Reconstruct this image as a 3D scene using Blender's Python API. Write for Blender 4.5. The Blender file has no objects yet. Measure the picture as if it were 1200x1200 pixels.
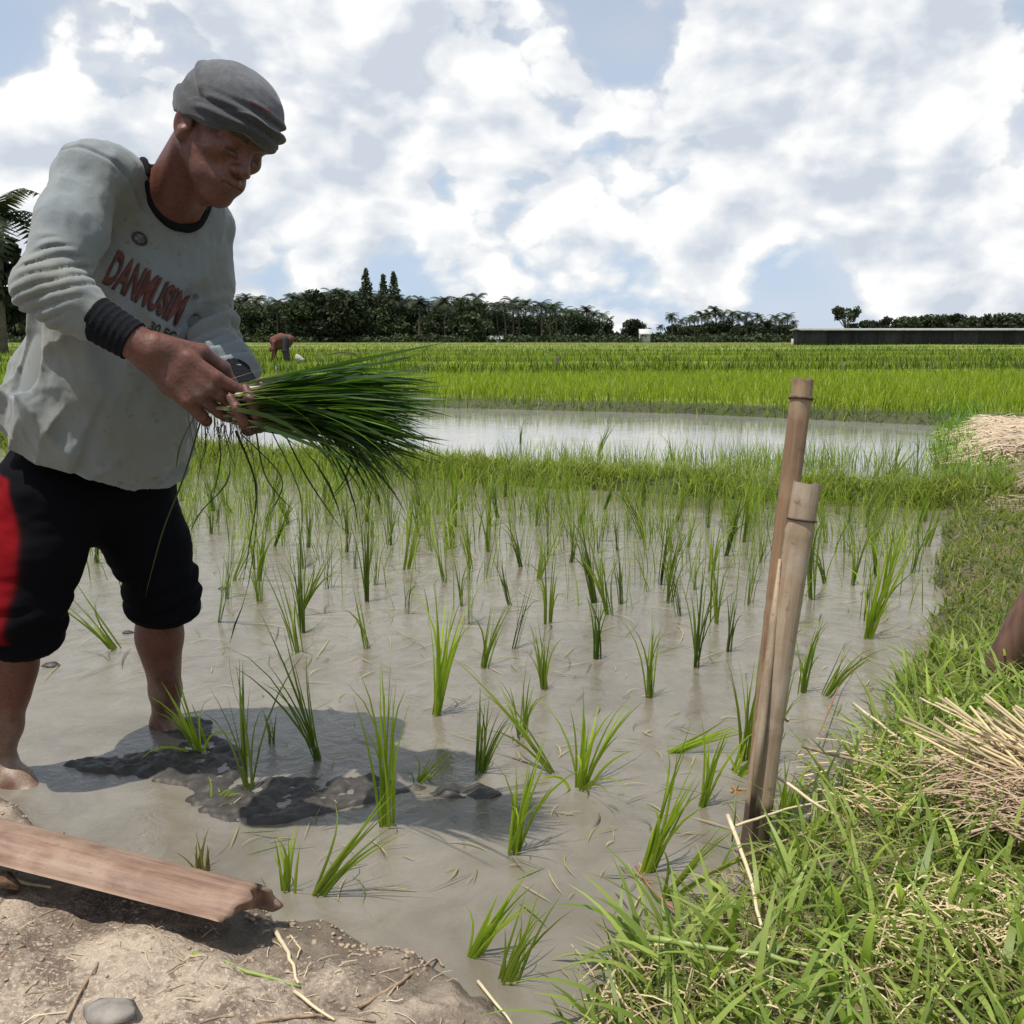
import bpy, bmesh, math, random
import numpy as np
from mathutils import Vector, Matrix
from mathutils.bvhtree import BVHTree

scene = bpy.context.scene
COL = scene.collection
TAU = 2 * np.pi
RNG = np.random.default_rng(7)
random.seed(7)

# ------------------------------------------------------------ camera
FOC, PITCH, EYE = 1100.0 / 1200.0, math.atan(204 / 1100.0), 1.0
cam_data = bpy.data.cameras.new('camera')
cam_data.sensor_width = 36.0
cam_data.lens = 36.0 * FOC
cam_data.clip_start = 0.05
cam_data.clip_end = 6000.0
cam = bpy.data.objects.new('camera', cam_data)
cam.location = (0, 0, EYE)
cam.rotation_euler = (math.pi / 2 - PITCH, 0, 0)
COL.objects.link(cam)
scene.camera = cam
scene.view_settings.view_transform = 'Standard'
scene.view_settings.look = 'None'
scene.view_settings.gamma = 1.0
scene.view_settings.use_curve_mapping = False
scene.view_settings.exposure = 0.0

def ray(px, py):
    u = (px - 600) / 1100.0; v = (600 - py) / 1100.0
    c, s = math.cos(PITCH), math.sin(PITCH)
    return Vector((u, c + v * s, -s + v * c))
def at(px, py, y):                      # point at distance y along the sight line
    d = ray(px, py); t = y / d.y
    return Vector((d.x * t, y, EYE + d.z * t))
def gp(px, py, z=0.0):                  # point on the level z
    d = ray(px, py); t = (z - EYE) / d.z
    return Vector((d.x * t, d.y * t, z))

# ------------------------------------------------------------ sun
SUN_FROM = Vector((-0.25, -0.20, 1.0)).normalized()
sun_l = bpy.data.lights.new('sun', 'SUN')
sun_l.energy = 5.0
sun_l.angle = math.radians(0.5)
sun_l.color = (1.0, 0.95, 0.87)
sun = bpy.data.objects.new('sun', sun_l)
sun.rotation_euler = SUN_FROM.to_track_quat('Z', 'Y').to_euler()
sun.location = (0, 0, 30)
COL.objects.link(sun)

# ------------------------------------------------------------ node helper
class NT:
    def __init__(self, tree):
        self.t = tree; self.n = tree.nodes; self.l = tree.links
        self.n.clear()
    def __call__(self, typ, ins=None, **props):
        nd = self.n.new(typ)
        for k, v in props.items(): setattr(nd, k, v)
        for k, v in (ins or {}).items():
            s = nd.inputs[k]
            if isinstance(v, bpy.types.NodeSocket): self.l.new(v, s)
            else: s.default_value = v
        return nd
    def math(self, op, a, b=0.5, clamp=False):
        nd = self.n.new('ShaderNodeMath'); nd.operation = op; nd.use_clamp = clamp
        for i, v in enumerate((a, b)):
            if isinstance(v, bpy.types.NodeSocket): self.l.new(v, nd.inputs[i])
            else: nd.inputs[i].default_value = v
        return nd.outputs[0]
    def mix(self, f, a, b, blend='MIX'):
        nd = self.n.new('ShaderNodeMix'); nd.data_type = 'RGBA'; nd.blend_type = blend
        for i, v in ((0, f), (6, a), (7, b)):
            if isinstance(v, bpy.types.NodeSocket): self.l.new(v, nd.inputs[i])
            else: nd.inputs[i].default_value = v if i == 0 else (*v, 1)
        return nd.outputs[2]
    def smooth(self, v, a, b, lo=0.0, hi=1.0):
        nd = self.n.new('ShaderNodeMapRange'); nd.interpolation_type = 'SMOOTHSTEP'
        self.l.new(v, nd.inputs[0])
        for i, x in ((1, a), (2, b), (3, lo), (4, hi)): nd.inputs[i].default_value = x
        return nd.outputs[0]
    def noise(self, vec, scale, detail=6, rough=0.55, dist=0.0):
        nd = self('ShaderNodeTexNoise', {'Vector': vec, 'Scale': scale, 'Detail': detail,
                                         'Roughness': rough, 'Distortion': dist})
        return nd.outputs['Fac']

# ------------------------------------------------------------ world: sky and clouds
world = bpy.data.worlds.new('World'); scene.world = world; world.use_nodes = True
w = NT(world.node_tree)
tc = w('ShaderNodeTexCoord').outputs['Generated']
sky = w('ShaderNodeTexSky', sky_type='NISHITA', sun_disc=False)
sky.sun_elevation = math.asin(SUN_FROM.z)
sky.sun_rotation = math.atan2(SUN_FROM.x, SUN_FROM.y)
sky.air_density = 1.0; sky.dust_density = 1.6; sky.ozone_density = 1.0
st = w('ShaderNodeVectorMath', {0: tc, 1: (1, 1, 1.5)}, operation='MULTIPLY').outputs[0]
warp = w('ShaderNodeTexNoise', {'Vector': st, 'Scale': 7.0, 'Detail': 2.0}).outputs['Color']
wv = w('ShaderNodeVectorMath', {0: warp, 1: (0.5, 0.5, 0.5)}, operation='SUBTRACT').outputs[0]
wv = w('ShaderNodeVectorMath', {0: wv, 3: 0.05}, operation='SCALE').outputs[0]
p = w('ShaderNodeVectorMath', {0: st, 1: wv}, operation='ADD').outputs[0]
off = w('ShaderNodeVectorMath', {0: p, 1: (-0.02, 0.0, 0.045)}, operation='ADD').outputs[0]
def cloud_density(v, det=9):
    big = w.noise(v, 2.8, 3, 0.5)
    fine = w.noise(v, 9.0, det, 0.62)
    vo = w('ShaderNodeTexVoronoi', {'Vector': v, 'Scale': 11.0, 'Detail': 2.0, 'Roughness': 0.55}, feature='F1').outputs['Distance']
    puff = w.math('SUBTRACT', 1.0, vo)
    d = w.math('ADD', w.math('MULTIPLY', big, 0.50), w.math('MULTIPLY', fine, 0.34))
    return w.math('ADD', d, w.math('MULTIPLY', puff, 0.19))
dens0 = cloud_density(p); dens1 = cloud_density(off, 5)
bias = None
#        photo direction, radius (deg), signed weight: clouds (+) and blue gaps (-) of this sky
SPOTS = [((90, 100), 8, .26), ((150, 30), 5, .05), ((180, 85), 3.6, -.26), ((15, 25), 4.5, -.22), ((40, 235), 8, .05),
         ((430, 110), 9, .10), ((560, 200), 8, .10), ((740, 25), 3.0, -.16), ((790, 160), 4.5, -.09),
         ((900, 110), 11, .14), ((1000, 60), 12, .12), ((900, 215), 7, .12), ((1075, 300), 3.6, .22),
         ((980, 290), 5, -.13), ((1170, 190), 4.5, -.09), ((1190, 300), 4, .12), ((850, 300), 6, -.05),
         ((440, 290), 8, .0), ((330, 240), 7, .09), ((1110, 110), 7, .08), ((640, 300), 6, .05), ((400, 30), 8, .08)]
for (px, py), r, wt in SPOTS:
    c = ray(px, py).normalized()
    dt = w('ShaderNodeVectorMath', {0: tc, 1: tuple(c)}, operation='DOT_PRODUCT').outputs['Value']
    m = w.smooth(dt, math.cos(math.radians(r * 1.35)), 1.0, 0.0, wt)
    bias = m if bias is None else w.math('ADD', bias, m)
dd = w.math('ADD', dens0, bias)
mask = w.smooth(dd, 0.458, 0.560)
lit = w.math('MULTIPLY', w.math('SUBTRACT', dens0, dens1), 6.5)
thick = w.smooth(dd, 0.56, 0.78, 0.0, 0.34)
lit = w.math('SUBTRACT', w.math('ADD', lit, 0.66), thick, clamp=True)
edge = w.smooth(dd, 0.49, 0.60, 0.30, 0.0)
lit = w.math('ADD', lit, edge, clamp=True)
ccol = w.mix(lit, (0.72, 0.79, 0.89), (1.20, 1.20, 1.19))
sep = w('ShaderNodeSeparateXYZ', {0: tc}).outputs[2]
veil = w.smooth(sep, 0.0, 0.38, 0.90, 0.62)
thin = w.smooth(w.noise(p, 2.2, 3, 0.6), 0.35, 0.65, 0.0, 1.0)
vcol0 = w.mix(thin, (0.64, 0.80, 1.02), (0.88, 0.93, 1.03))
vfac = w.math('MAXIMUM', mask, veil)
vcol = w.mix(mask, vcol0, ccol)
bg_sky = w('ShaderNodeBackground', {'Color': sky.outputs[0], 'Strength': 0.10})
bg_cl = w('ShaderNodeBackground', {'Color': vcol, 'Strength': 0.86})
mx = w('ShaderNodeMixShader', {0: vfac, 1: bg_sky.outputs[0], 2: bg_cl.outputs[0]})
world.cycles.sampling_method = 'MANUAL'; world.cycles.sample_map_resolution = 256
w('ShaderNodeOutputWorld', {0: mx.outputs[0]})

# ------------------------------------------------------------ object helpers
def tag(o, label=None, cat=None, group=None, kind=None):
    if label: o['label'] = label
    if cat: o['category'] = cat
    if group: o['group'] = group
    if kind: o['kind'] = kind
    return o
def mesh_np(name, verts, faces, smooth=True, col=None):
    """verts (n,3), faces (m,3) or (m,4) arrays"""
    me = bpy.data.meshes.new(name)
    verts = np.asarray(verts, np.float32); faces = np.asarray(faces, np.int32)
    k = faces.shape[1]
    me.vertices.add(len(verts)); me.vertices.foreach_set('co', verts.ravel())
    me.loops.add(faces.size); me.loops.foreach_set('vertex_index', faces.ravel())
    me.polygons.add(len(faces))
    me.polygons.foreach_set('loop_start', np.arange(0, faces.size, k, dtype=np.int32))
    me.polygons.foreach_set('loop_total', np.full(len(faces), k, np.int32))
    me.update(calc_edges=True)
    if smooth: me.polygons.foreach_set('use_smooth', np.ones(len(faces), bool))
    if col is not None:
        a = me.color_attributes.new('Col', 'FLOAT_COLOR', 'POINT')
        c = np.ones((len(verts), 4), np.float32); c[:, :3] = col
        a.data.foreach_set('color', c.ravel())
    return me
def obj(name, me, mat=None, parent=None, loc=None):
    o = bpy.data.objects.new(name, me); COL.objects.link(o)
    if mat is not None and len(me.materials) == 0: me.materials.append(mat)
    if parent is not None: o.parent = parent
    if loc is not None: o.location = loc
    return o
def empty(name, loc=(0, 0, 0), rz=0.0):
    o = bpy.data.objects.new(name, None); COL.objects.link(o)
    o.location = loc; o.rotation_euler = (0, 0, rz); o.empty_display_size = 0.1
    return o
def copy_tree(o, parent=None):
    c = o.copy(); COL.objects.link(c)
    if parent is not None: c.parent = parent
    for ch in list(o.children): copy_tree(ch, c)
    return c
def join_np(parts):
    vs, fs, cs, n = [], [], [], 0
    for q in parts:
        v, f = q[0], q[1]
        vs.append(v); fs.append(np.asarray(f) + n); n += len(v)
        if len(q) > 2: cs.append(q[2])
    return (np.concatenate(vs), np.concatenate(fs)) + ((np.concatenate(cs),) if cs else ())
def tube(path, radii, n=10, cap=True, jitter=0.0, squash=1.0):
    """swept tube as quads, closed by collapsed end rings"""
    P = np.array([list(p) for p in path], float); m = len(P)
    R = np.broadcast_to(np.asarray(radii, float), (m,)).copy()
    if cap:
        P = np.vstack([P[:1], P, P[-1:]]); R = np.concatenate([[1e-5], R, [1e-5]]); m += 2
    T = np.gradient(P, axis=0)
    T[0] = P[-1] - P[0] if np.allclose(T[0], 0) else T[0]
    T /= np.linalg.norm(T, axis=1)[:, None] + 1e-12
    up = np.array([0, 0, 1.0]) if abs(T[m // 2][2]) < 0.9 else np.array([0, 1.0, 0])
    A = np.cross(T, up); A /= np.linalg.norm(A, axis=1)[:, None] + 1e-12
    B = np.cross(T, A)
    th = np.linspace(0, 2 * np.pi, n, endpoint=False)
    rr = R[:, None] * (1 + jitter * RNG.standard_normal((m, n)))
    V = P[:, None] + A[:, None] * (np.cos(th) * rr)[..., None] + B[:, None] * (np.sin(th) * rr * squash)[..., None]
    i = np.arange(m - 1)[:, None] * n; j = np.arange(n)[None]
    j2 = (j + 1) % n
    F = np.stack([i + j, i + j2, i + n + j2, i + n + j], -1).reshape(-1, 4)
    return V.reshape(-1, 3), F

# smooth value noise in numpy
def sstep(t): t = np.clip(t, 0, 1); return t * t * (3 - 2 * t)
_perm = np.random.default_rng(3).random(4096).astype(np.float32)
def vnoise(x, y, z=0.0):
    x, y, z = np.broadcast_arrays(np.asarray(x, float), y, z)
    xi = np.floor(x).astype(np.int64); yi = np.floor(y).astype(np.int64); zi = np.floor(z).astype(np.int64)
    xf = x - xi; yf = y - yi; zf = z - zi
    xf = xf * xf * (3 - 2 * xf); yf = yf * yf * (3 - 2 * yf); zf = zf * zf * (3 - 2 * zf)
    def h(a, b, c): return _perm[(a * 73856093 ^ b * 19349663 ^ c * 83492791) & 4095]
    r = 0
    for dz in (0, 1):
        wz = zf if dz else 1 - zf
        for dy in (0, 1):
            wy = yf if dy else 1 - yf
            for dx in (0, 1):
                wx = xf if dx else 1 - xf
                r = r + wx * wy * wz * h(xi + dx, yi + dy, zi + dz)
    return r * 2 - 1
def fbm(x, y, z=0.0, o=4):
    r = 0; a = 0.5
    for i in range(o):
        r = r + a * vnoise(np.asarray(x) * 2 ** i + 17.3 * i, np.asarray(y) * 2 ** i, np.asarray(z) * 2 ** i); a *= 0.5
    return r

# ------------------------------------------------------------ materials
def new_mat(name):
    m = bpy.data.materials.new(name); m.use_nodes = True
    return m, NT(m.node_tree)
def principled(nt, color, rough=0.7, bump=None, bump_s=0.3, bump_d=0.01, **extra):
    ins = {'Base Color': color if isinstance(color, bpy.types.NodeSocket) else (*color, 1), 'Roughness': rough}
    ins.update(extra)
    b = nt('ShaderNodeBsdfPrincipled', ins)
    if bump is not None:
        bm = nt('ShaderNodeBump', {'Height': bump, 'Strength': bump_s, 'Distance': bump_d})
        nt.l.new(bm.outputs[0], b.inputs['Normal'])
    nt('ShaderNodeOutputMaterial', {0: b.outputs[0]})
    return b
def simple_mat(name, c0, c1, scale=20, rough=0.7, bump_s=0.2, bump_d=0.005, detail=6, stretch=None, **extra):
    m, nt = new_mat(name)
    v = nt('ShaderNodeTexCoord').outputs['Object']
    if stretch: v = nt('ShaderNodeVectorMath', {0: v, 1: stretch}, operation='MULTIPLY').outputs[0]
    n = nt.noise(v, scale, detail)
    f = nt.smooth(n, 0.3, 0.7)
    principled(nt, nt.mix(f, c0, c1), rough, n, bump_s, bump_d, **extra)
    return m
def leaf_mat(name, trans=0.45, rough=0.45, gain=1.0, spec=0.35, lo=.8, hi=1.15):
    m, nt = new_mat(name)
    a = nt('ShaderNodeAttribute', attribute_name='Col').outputs['Color']
    oi = nt('ShaderNodeObjectInfo').outputs['Random']
    k = nt.smooth(oi, 0, 1, lo * gain, hi * gain)
    c = nt('ShaderNodeVectorMath', {0: a, 3: k}, operation='SCALE').outputs[0]
    b = nt('ShaderNodeBsdfPrincipled', {'Base Color': c, 'Roughness': rough, 'Specular IOR Level': spec})
    tcol = nt('ShaderNodeVectorMath', {0: c, 1: (1.55, 1.7, 0.9)}, operation='MULTIPLY').outputs[0]
    t = nt('ShaderNodeBsdfTranslucent', {'Color': tcol})
    x = nt('ShaderNodeMixShader', {0: trans, 1: b.outputs[0], 2: t.outputs[0]})
    nt('ShaderNodeOutputMaterial', {0: x.outputs[0]})
    return m
M_LEAF = leaf_mat('leaf_green')
M_TREE = leaf_mat('tree_leaf', lo=.65, hi=1.7, trans=0.12, rough=0.6, spec=0.2)
M_STRAW = leaf_mat('dry_straw', trans=0.15, rough=0.55)
def attr_mat(name, rough=0.6, scale=60, amt=0.25, bump_s=0.25, bump_d=0.003, **extra):
    m, nt = new_mat(name)
    a = nt('ShaderNodeAttribute', attribute_name='Col').outputs['Color']
    v = nt('ShaderNodeTexCoord').outputs['Object']
    n = nt.noise(v, scale, 6)
    f = nt.smooth(n, 0.25, 0.75, 1 - amt, 1 + amt)
    c = nt('ShaderNodeVectorMath', {0: a, 3: f}, operation='SCALE').outputs[0]
    principled(nt, c, rough, n, bump_s, bump_d, **extra)
    return m
# ============================================================ ground, banks and water
def seg_dist(x, y, poly, closed=True):
    P = np.array(poly, float); Q = np.roll(P, -1, axis=0)
    if not closed: P, Q = P[:-1], Q[:-1]
    best = np.full(x.shape, 1e9)
    for a, b in zip(P, Q):
        d = b - a; L = d @ d + 1e-12
        t = np.clip(((x - a[0]) * d[0] + (y - a[1]) * d[1]) / L, 0, 1)
        best = np.minimum(best, (x - a[0] - t * d[0]) ** 2 + (y - a[1] - t * d[1]) ** 2)
    return np.sqrt(best)
def inside(x, y, poly):
    P = np.array(poly, float); Q = np.roll(P, -1, axis=0); c = np.zeros(x.shape, bool)
    for a, b in zip(P, Q):
        cond = (a[1] > y) != (b[1] > y)
        xx = (b[0] - a[0]) * (y - a[1]) / ((b[1] - a[1]) + 1e-12) + a[0]
        c ^= cond & (x < xx)
    return c
def sdist(x, y, poly):
    d = seg_dist(x, y, poly); return np.where(inside(x, y, poly), d, -d)

LEFT = [(-4, 3.5), (-2.4, 2.62), (-1.32, 2.05), (-1.15, 1.97), (-.99, 1.87), (-.81, 1.75), (-.65, 1.67), (-.49, 1.58),
        (-.38, 1.53), (-.25, 1.47), (-.14, 1.40), (-.05, 1.34), (.03, 1.25), (.12, 1.1), (.2, 0.2), (-4, 0.2)]
RIGHT = [(.05, 1.24), (.14, 1.36), (.26, 1.45), (.41, 1.58), (.49, 1.70), (.63, 1.95), (.81, 2.17), (.98, 2.44),
         (1.15, 2.70), (1.37, 3.12), (1.64, 3.68), (2.04, 4.48), (2.54, 5.39), (2.95, 6.6), (3.2, 7.3), (4.0, 9.0),
         (4.8, 10.7), (7, 15), (40, 15), (40, .2), (.0, .2)]
CROSS = [(-40, 26.5), (-12, 11.9), (-2.53, 7.45), (0, 6.28), (1.57, 5.68), (2.54, 5.35), (3.6, 5.3), (3.6, 6.3),
         (2.5, 6.1), (1.5, 6.45), (0, 7.05), (-2.5, 8.3), (-12, 12.9), (-40, 27.5)]
FIELD = [(-900, 340), (-40, 27.6), (-12, 17.3), (-.99, 13.6), (2.29, 12.55), (4.89, 10.8), (6, 10.2), (900, 10.2), (900, 3000), (-900, 3000)]
def wob_r(x, y): return .05 * fbm(x * 4, y * 4, 0, 3) + .16 * fbm(x * 1.7 + 3, y * 1.7, 7, 2) * sstep((y - 2.2) / 1.0)
def height(x, y):
    x = np.asarray(x, float); y = np.asarray(y, float)
    wob = 0.05 * fbm(x * 4, y * 4, 0, 3)
    wobr = wob_r(x, y)
    wobs = 0.035 * fbm(x * 9, y * 9, 1, 3)
    near = y < 40
    h = np.full(x.shape, -0.25)
    sl = sdist(x, y, LEFT) + wobs
    hl = -0.12 + 0.145 * sstep((sl + .05) / .13) + 0.05 * sstep((sl - .04) / .4) \
        + np.where(sl > -.05, 0.03 * fbm(x * 7, y * 7, 2, 5) + 0.008 * fbm(x * 42, y * 42, 3, 3), 0)
    sr = sdist(x, y, RIGHT) + wobr
    hr = -0.12 + 0.17 * sstep((sr + .06) / .22) + 0.05 * sstep((sr - .1) / .6) \
        + np.where(sr > 0, 0.03 * fbm(x * 5, y * 5, 4, 4), 0)
    hc = np.where(near, -0.12 + 0.20 * sstep((sdist(x, y, CROSS) + wob + .05) / .32) + 0.03 * fbm(x * 4, y * 4, 5, 3), -.3)
    sf = sdist(x, y, FIELD) + wob
    ridge = 0
    for yy in (21.5, 30.5, 41, 52, 74, 104):
        d = (y - yy - 0.16 * x * (yy < 25) - 0.05 * x * (yy >= 25)) / (0.35 + yy * 0.004)
        ridge = ridge + 0.16 * np.exp(-d * d)
    hf = -0.14 + 0.24 * sstep((sf + .1) / .35) + np.where(sf > 0, 0.02 * fbm(x * 1.5, y * 1.5, 6, 3), 0) + ridge * sstep(sf)
    return np.maximum.reduce([h, hl, hr, hc, hf])

def grid_mesh(name, X, Y, mat, label_kind='structure'):
    Z = height(X, Y)
    n, m = X.shape
    V = np.stack([X, Y, Z], -1).reshape(-1, 3)
    i = np.arange(n - 1)[:, None] * m + np.arange(m - 1)[None]
    F = np.stack([i, i + 1, i + m + 1, i + m], -1).reshape(-1, 4)
    # drop cells well below the water
    zf = Z.reshape(-1)[F].max(1)
    F = F[zf > -0.115]
    col = None
    if name == 'rice_field':
        m_ = sstep((sdist(X.ravel(), Y.ravel(), FIELD) - .5) / .8)[:, None]
        col = np.array((.050, .055, .022)) * (1 - m_) + np.array((.19, .235, .022)) * m_
    o = obj(name, mesh_np(name, V, F, True, col), mat)
    tag(o, kind=label_kind)
    return o

# mud of the near bank: pale dry crust over brown damp mud
def mud_material():
    m, nt = new_mat('bank_mud')
    v = nt('ShaderNodeTexCoord').outputs['Object']
    a = nt.noise(v, 5.5, 8, .62, .6); b = nt.noise(v, 38, 8, .7); c = nt.noise(v, 140, 4, .6)
    z = nt('ShaderNodeSeparateXYZ', {0: v}).outputs[2]
    vor = nt('ShaderNodeTexVoronoi', {'Vector': v, 'Scale': 70.0}, feature='DISTANCE_TO_EDGE').outputs[0]
    f = nt.smooth(nt.math('ADD', nt.math('MULTIPLY', a, .6), nt.math('MULTIPLY', b, .4)), .42, .58)
    c1 = nt.mix(f, (.16, .115, .085), (.47, .38, .29))
    c2 = nt.mix(nt.smooth(c, .5, .68), c1, (.56, .46, .34))
    c3 = nt.mix(nt.smooth(b, .56, .66, 0, .75), c2, (.12, .08, .055))
    wet = nt.smooth(z, .012, .055)
    c4 = nt.mix(wet, (.13, .10, .072), c3)
    h = nt.math('ADD', nt.math('MULTIPLY', b, .7), nt.math('MULTIPLY', c, .25))
    h = nt.math('ADD', h, nt.math('MULTIPLY', nt.smooth(vor, 0, .12), .04))
    rough = nt.smooth(z, .0, .05, .25, .85)
    principled(nt, c4, rough, h, .9, .02)
    return m
def soil_material():
    m, nt = new_mat('bund_soil')
    v = nt('ShaderNodeTexCoord').outputs['Object']
    a = nt.noise(v, 3.0, 8, .6); b = nt.noise(v, 26, 6, .65)
    c1 = nt.mix(nt.smooth(a, .4, .6), (.07, .085, .03), (.16, .13, .075))
    c2 = nt.mix(nt.smooth(b, .5, .62), c1, (.06, .045, .03))
    principled(nt, c2, .9, b, .8, .03)
    return m
def field_material():
    m, nt = new_mat('field_green')
    v = nt('ShaderNodeTexCoord').outputs['Object']
    s = nt('ShaderNodeVectorMath', {0: v, 1: (.05, .35, 0)}, operation='MULTIPLY').outputs[0]
    a = nt.noise(s, 1.0, 5, .6); b = nt.noise(v, 2.2, 5, .6)
    y = nt('ShaderNodeSeparateXYZ', {0: v}).outputs[1]
    at_ = nt('ShaderNodeAttribute', attribute_name='Col').outputs['Color']
    c1 = nt('ShaderNodeVectorMath', {0: at_, 3: nt.smooth(a, .38, .62, .65, 1.2)}, operation='SCALE').outputs[0]
    c2 = nt.mix(nt.smooth(b, .45, .65, 0, .5), c1, (.05, .085, .012))
    c3 = nt.mix(nt.smooth(y, 95, 150, 0, .7), c2, (.16, .16, .06))
    principled(nt, c3, .9, b, .5, .1)
    return m
MUD, SOIL, FIELDM = mud_material(), soil_material(), field_material()
def axis(a, b, s): return np.linspace(a, b, int(round((b - a) / s)) + 1)
X, Y = np.meshgrid(axis(-2.6, .15, .009), axis(.45, 2.8, .009)); grid_mesh('mud_bank', X, Y, MUD)
X, Y = np.meshgrid(axis(.15, 5.5, .025), axis(.45, 5.2, .025)); grid_mesh('grassy_bank', X, Y, SOIL)
ys = [5.2]
while ys[-1] < 2600: ys.append(ys[-1] * 1.0125)
ys = np.array(ys); ts = np.linspace(-1.35, 1.35, 300)
Y = np.repeat(ys[:, None], len(ts), 1); X = Y * ts[None]
go = grid_mesh('rice_field', X, Y, FIELDM)
# base sheet that reaches the horizon in every direction
gb = mesh_np('ground', np.array([(-3000, -3000, -.3), (3000, -3000, -.3), (3000, 3000, -.3), (-3000, 3000, -.3)], float), np.array([[0, 1, 2, 3]]))
tag(obj('ground', gb, SOIL), kind='structure')

# ---- muddy water
def water_material(name, c0, c1, near=True):
    m, nt = new_mat(name)
    v = nt('ShaderNodeTexCoord').outputs['Object']
    a = nt.noise(v, 1.3, 6, .6, .8); b = nt.noise(v, 6.0, 6, .6, 1.2); g = nt.noise(v, 90, 4, .6)
    f = nt.smooth(nt.math('ADD', nt.math('MULTIPLY', a, .6), nt.math('MULTIPLY', b, .4)), .38, .62)
    col = nt.mix(f, c0, c1)
    col = nt.mix(nt.smooth(g, .62, .72, 0, .35), col, (.17, .13, .09))
    r1 = nt('ShaderNodeTexNoise', {'Vector': v, 'Scale': 13.0, 'Detail': 5.0, 'Roughness': .6, 'Distortion': 2.2}).outputs[0]
    r2 = nt('ShaderNodeTexNoise', {'Vector': v, 'Scale': 55.0, 'Detail': 3.0, 'Roughness': .55}).outputs[0]
    calm = nt.smooth(a, .35, .6, .25, 1.0)
    h = nt.math('MULTIPLY', nt.math('ADD', r1, nt.math('MULTIPLY', r2, .22)), calm)
    principled(nt, col, .05 if near else .04, h, .22 if near else .05, .02, IOR=1.45)
    return m
M_WATER = water_material('muddy_water', (.135, .118, .088), (.190, .170, .136))
M_WATER2 = water_material('pond_water', (.18, .175, .155), (.24, .235, .21), False)
def sheet(name, poly, z, mat):
    me = bpy.data.meshes.new(name)
    me.from_pydata([(x, y, z) for x, y in poly], [], [list(range(len(poly)))]); me.update()
    return tag(obj(name, me, mat), kind='structure')
sheet('paddy_water', [(-14, .4), (6, .4), (6, 5.8), (-.5, 6.85), (-2.5, 7.9), (-14, 13.2)][::1], 0.0, M_WATER)
sheet('pond_water', [(-40, 27.1), (-12, 12.4), (-2.5, 7.9), (-.5, 6.85), (6, 5.8), (12, 16), (-40, 34)], 0.0, M_WATER2)

# ============================================================ blades of grass as numpy strips
def blades(B, L, W, az, lean, curve, segs=3, c0=(.05, .09, .01), c1=(.15, .22, .02), cvar=.25, twist=None, base_dark=0.0):
    n = len(B); B = np.asarray(B, float)
    L = np.broadcast_to(L, (n,)); W = np.broadcast_to(W, (n,)); lean = np.broadcast_to(lean, (n,)); curve = np.broadcast_to(curve, (n,))
    t = np.linspace(0, 1, segs + 1)
    th = lean[:, None] + curve[:, None] * t[None]
    ds = (L / segs)[:, None]
    rad = np.concatenate([np.zeros((n, 1)), np.cumsum(np.sin(th[:, :-1]) * ds, 1)], 1)
    zz = np.concatenate([np.zeros((n, 1)), np.cumsum(np.cos(th[:, :-1]) * ds, 1)], 1)
    dx, dy = np.cos(az)[:, None], np.sin(az)[:, None]
    C = np.stack([B[:, 0:1] + dx * rad, B[:, 1:2] + dy * rad, B[:, 2:3] + zz], -1)
    tw = (az + np.pi / 2 + (RNG.normal(0, .5, n) if twist is None else twist))
    S = np.stack([np.cos(tw), np.sin(tw), np.zeros(n)], -1)[:, None]
    wd = (W[:, None] * .5) * np.clip(1.02 - t ** 2.2, .03, 1) * np.clip(.55 + t * 2, 0, 1)
    V = np.stack([C - S * wd[..., None], C + S * wd[..., None]], 2)      # n, segs+1, 2, 3
    k = (segs + 1) * 2
    i = (np.arange(n) * k)[:, None] + (np.arange(segs) * 2)[None]
    F = np.stack([i, i + 1, i + 3, i + 2], -1).reshape(-1, 4)
    mixv = RNG.random(n)[:, None] ** 1.2
    col = np.array(c0)[None] * (1 - mixv) + np.array(c1)[None] * mixv
    col = col * (1 + cvar * RNG.standard_normal(n) * .5)[:, None]
    col = np.clip(col, .005, 1)
    Cc = np.repeat(col[:, None], k, 1).reshape(-1, 3)
    return V.reshape(-1, 3), F, Cc
def scatter(n, x0, x1, y0, y1, test=None, grow=1.0, dens=None):
    x = RNG.uniform(x0, x1, n); y = RNG.uniform(y0, y1, n)
    k = np.ones(n, bool)
    if test is not None: k &= test(x, y)
    x, y = x[k], y[k]
    return np.stack([x, y, height(x, y)], -1)
G0, G1 = (.085, .12, .02), (.28, .32, .08)
def stuff(name, parts, mat, label, cat):
    r = join_np(parts)
    o = obj(name, mesh_np(name, r[0], r[1], False, r[2]), mat)
    return tag(o, label, cat, kind='stuff')
def rnd(a, b, n): return RNG.uniform(a, b, n)


def in_right(mn, mx=9): return lambda x, y: (lambda s: (s > mn) & (s < mx))(sdist(x, y, RIGHT) + wob_r(x, y))
# lush mixed grass of the near bank
fg = []
B = scatter(11500, -.02, 2.3, .75, 2.9, in_right(-.015)); n = len(B)
fg.append(blades(B, rnd(.05, .15, n), rnd(.003, .007, n), rnd(0, TAU, n), rnd(.1, .9, n), rnd(.3, 1.7, n), 4, G0, G1))
B = scatter(4200, -.0, 2.0, .8, 2.7, in_right(.02)); n = len(B)
fg.append(blades(B, rnd(.10, .22, n), rnd(.008, .015, n), rnd(0, TAU, n), rnd(.1, .7, n), rnd(.5, 1.9, n), 6, (.12, .18, .03), (.31, .38, .09)))
B = scatter(6500, -.02, 2.2, .8, 2.8, in_right(0)); n = len(B); B[:, 2] += rnd(0, .05, n)
fg.append(blades(B, rnd(.04, .13, n), rnd(.002, .0045, n), rnd(0, TAU, n), rnd(1.0, 1.6, n), rnd(-.2, .5, n), 3, (.16, .11, .06), (.50, .41, .24)))
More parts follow.
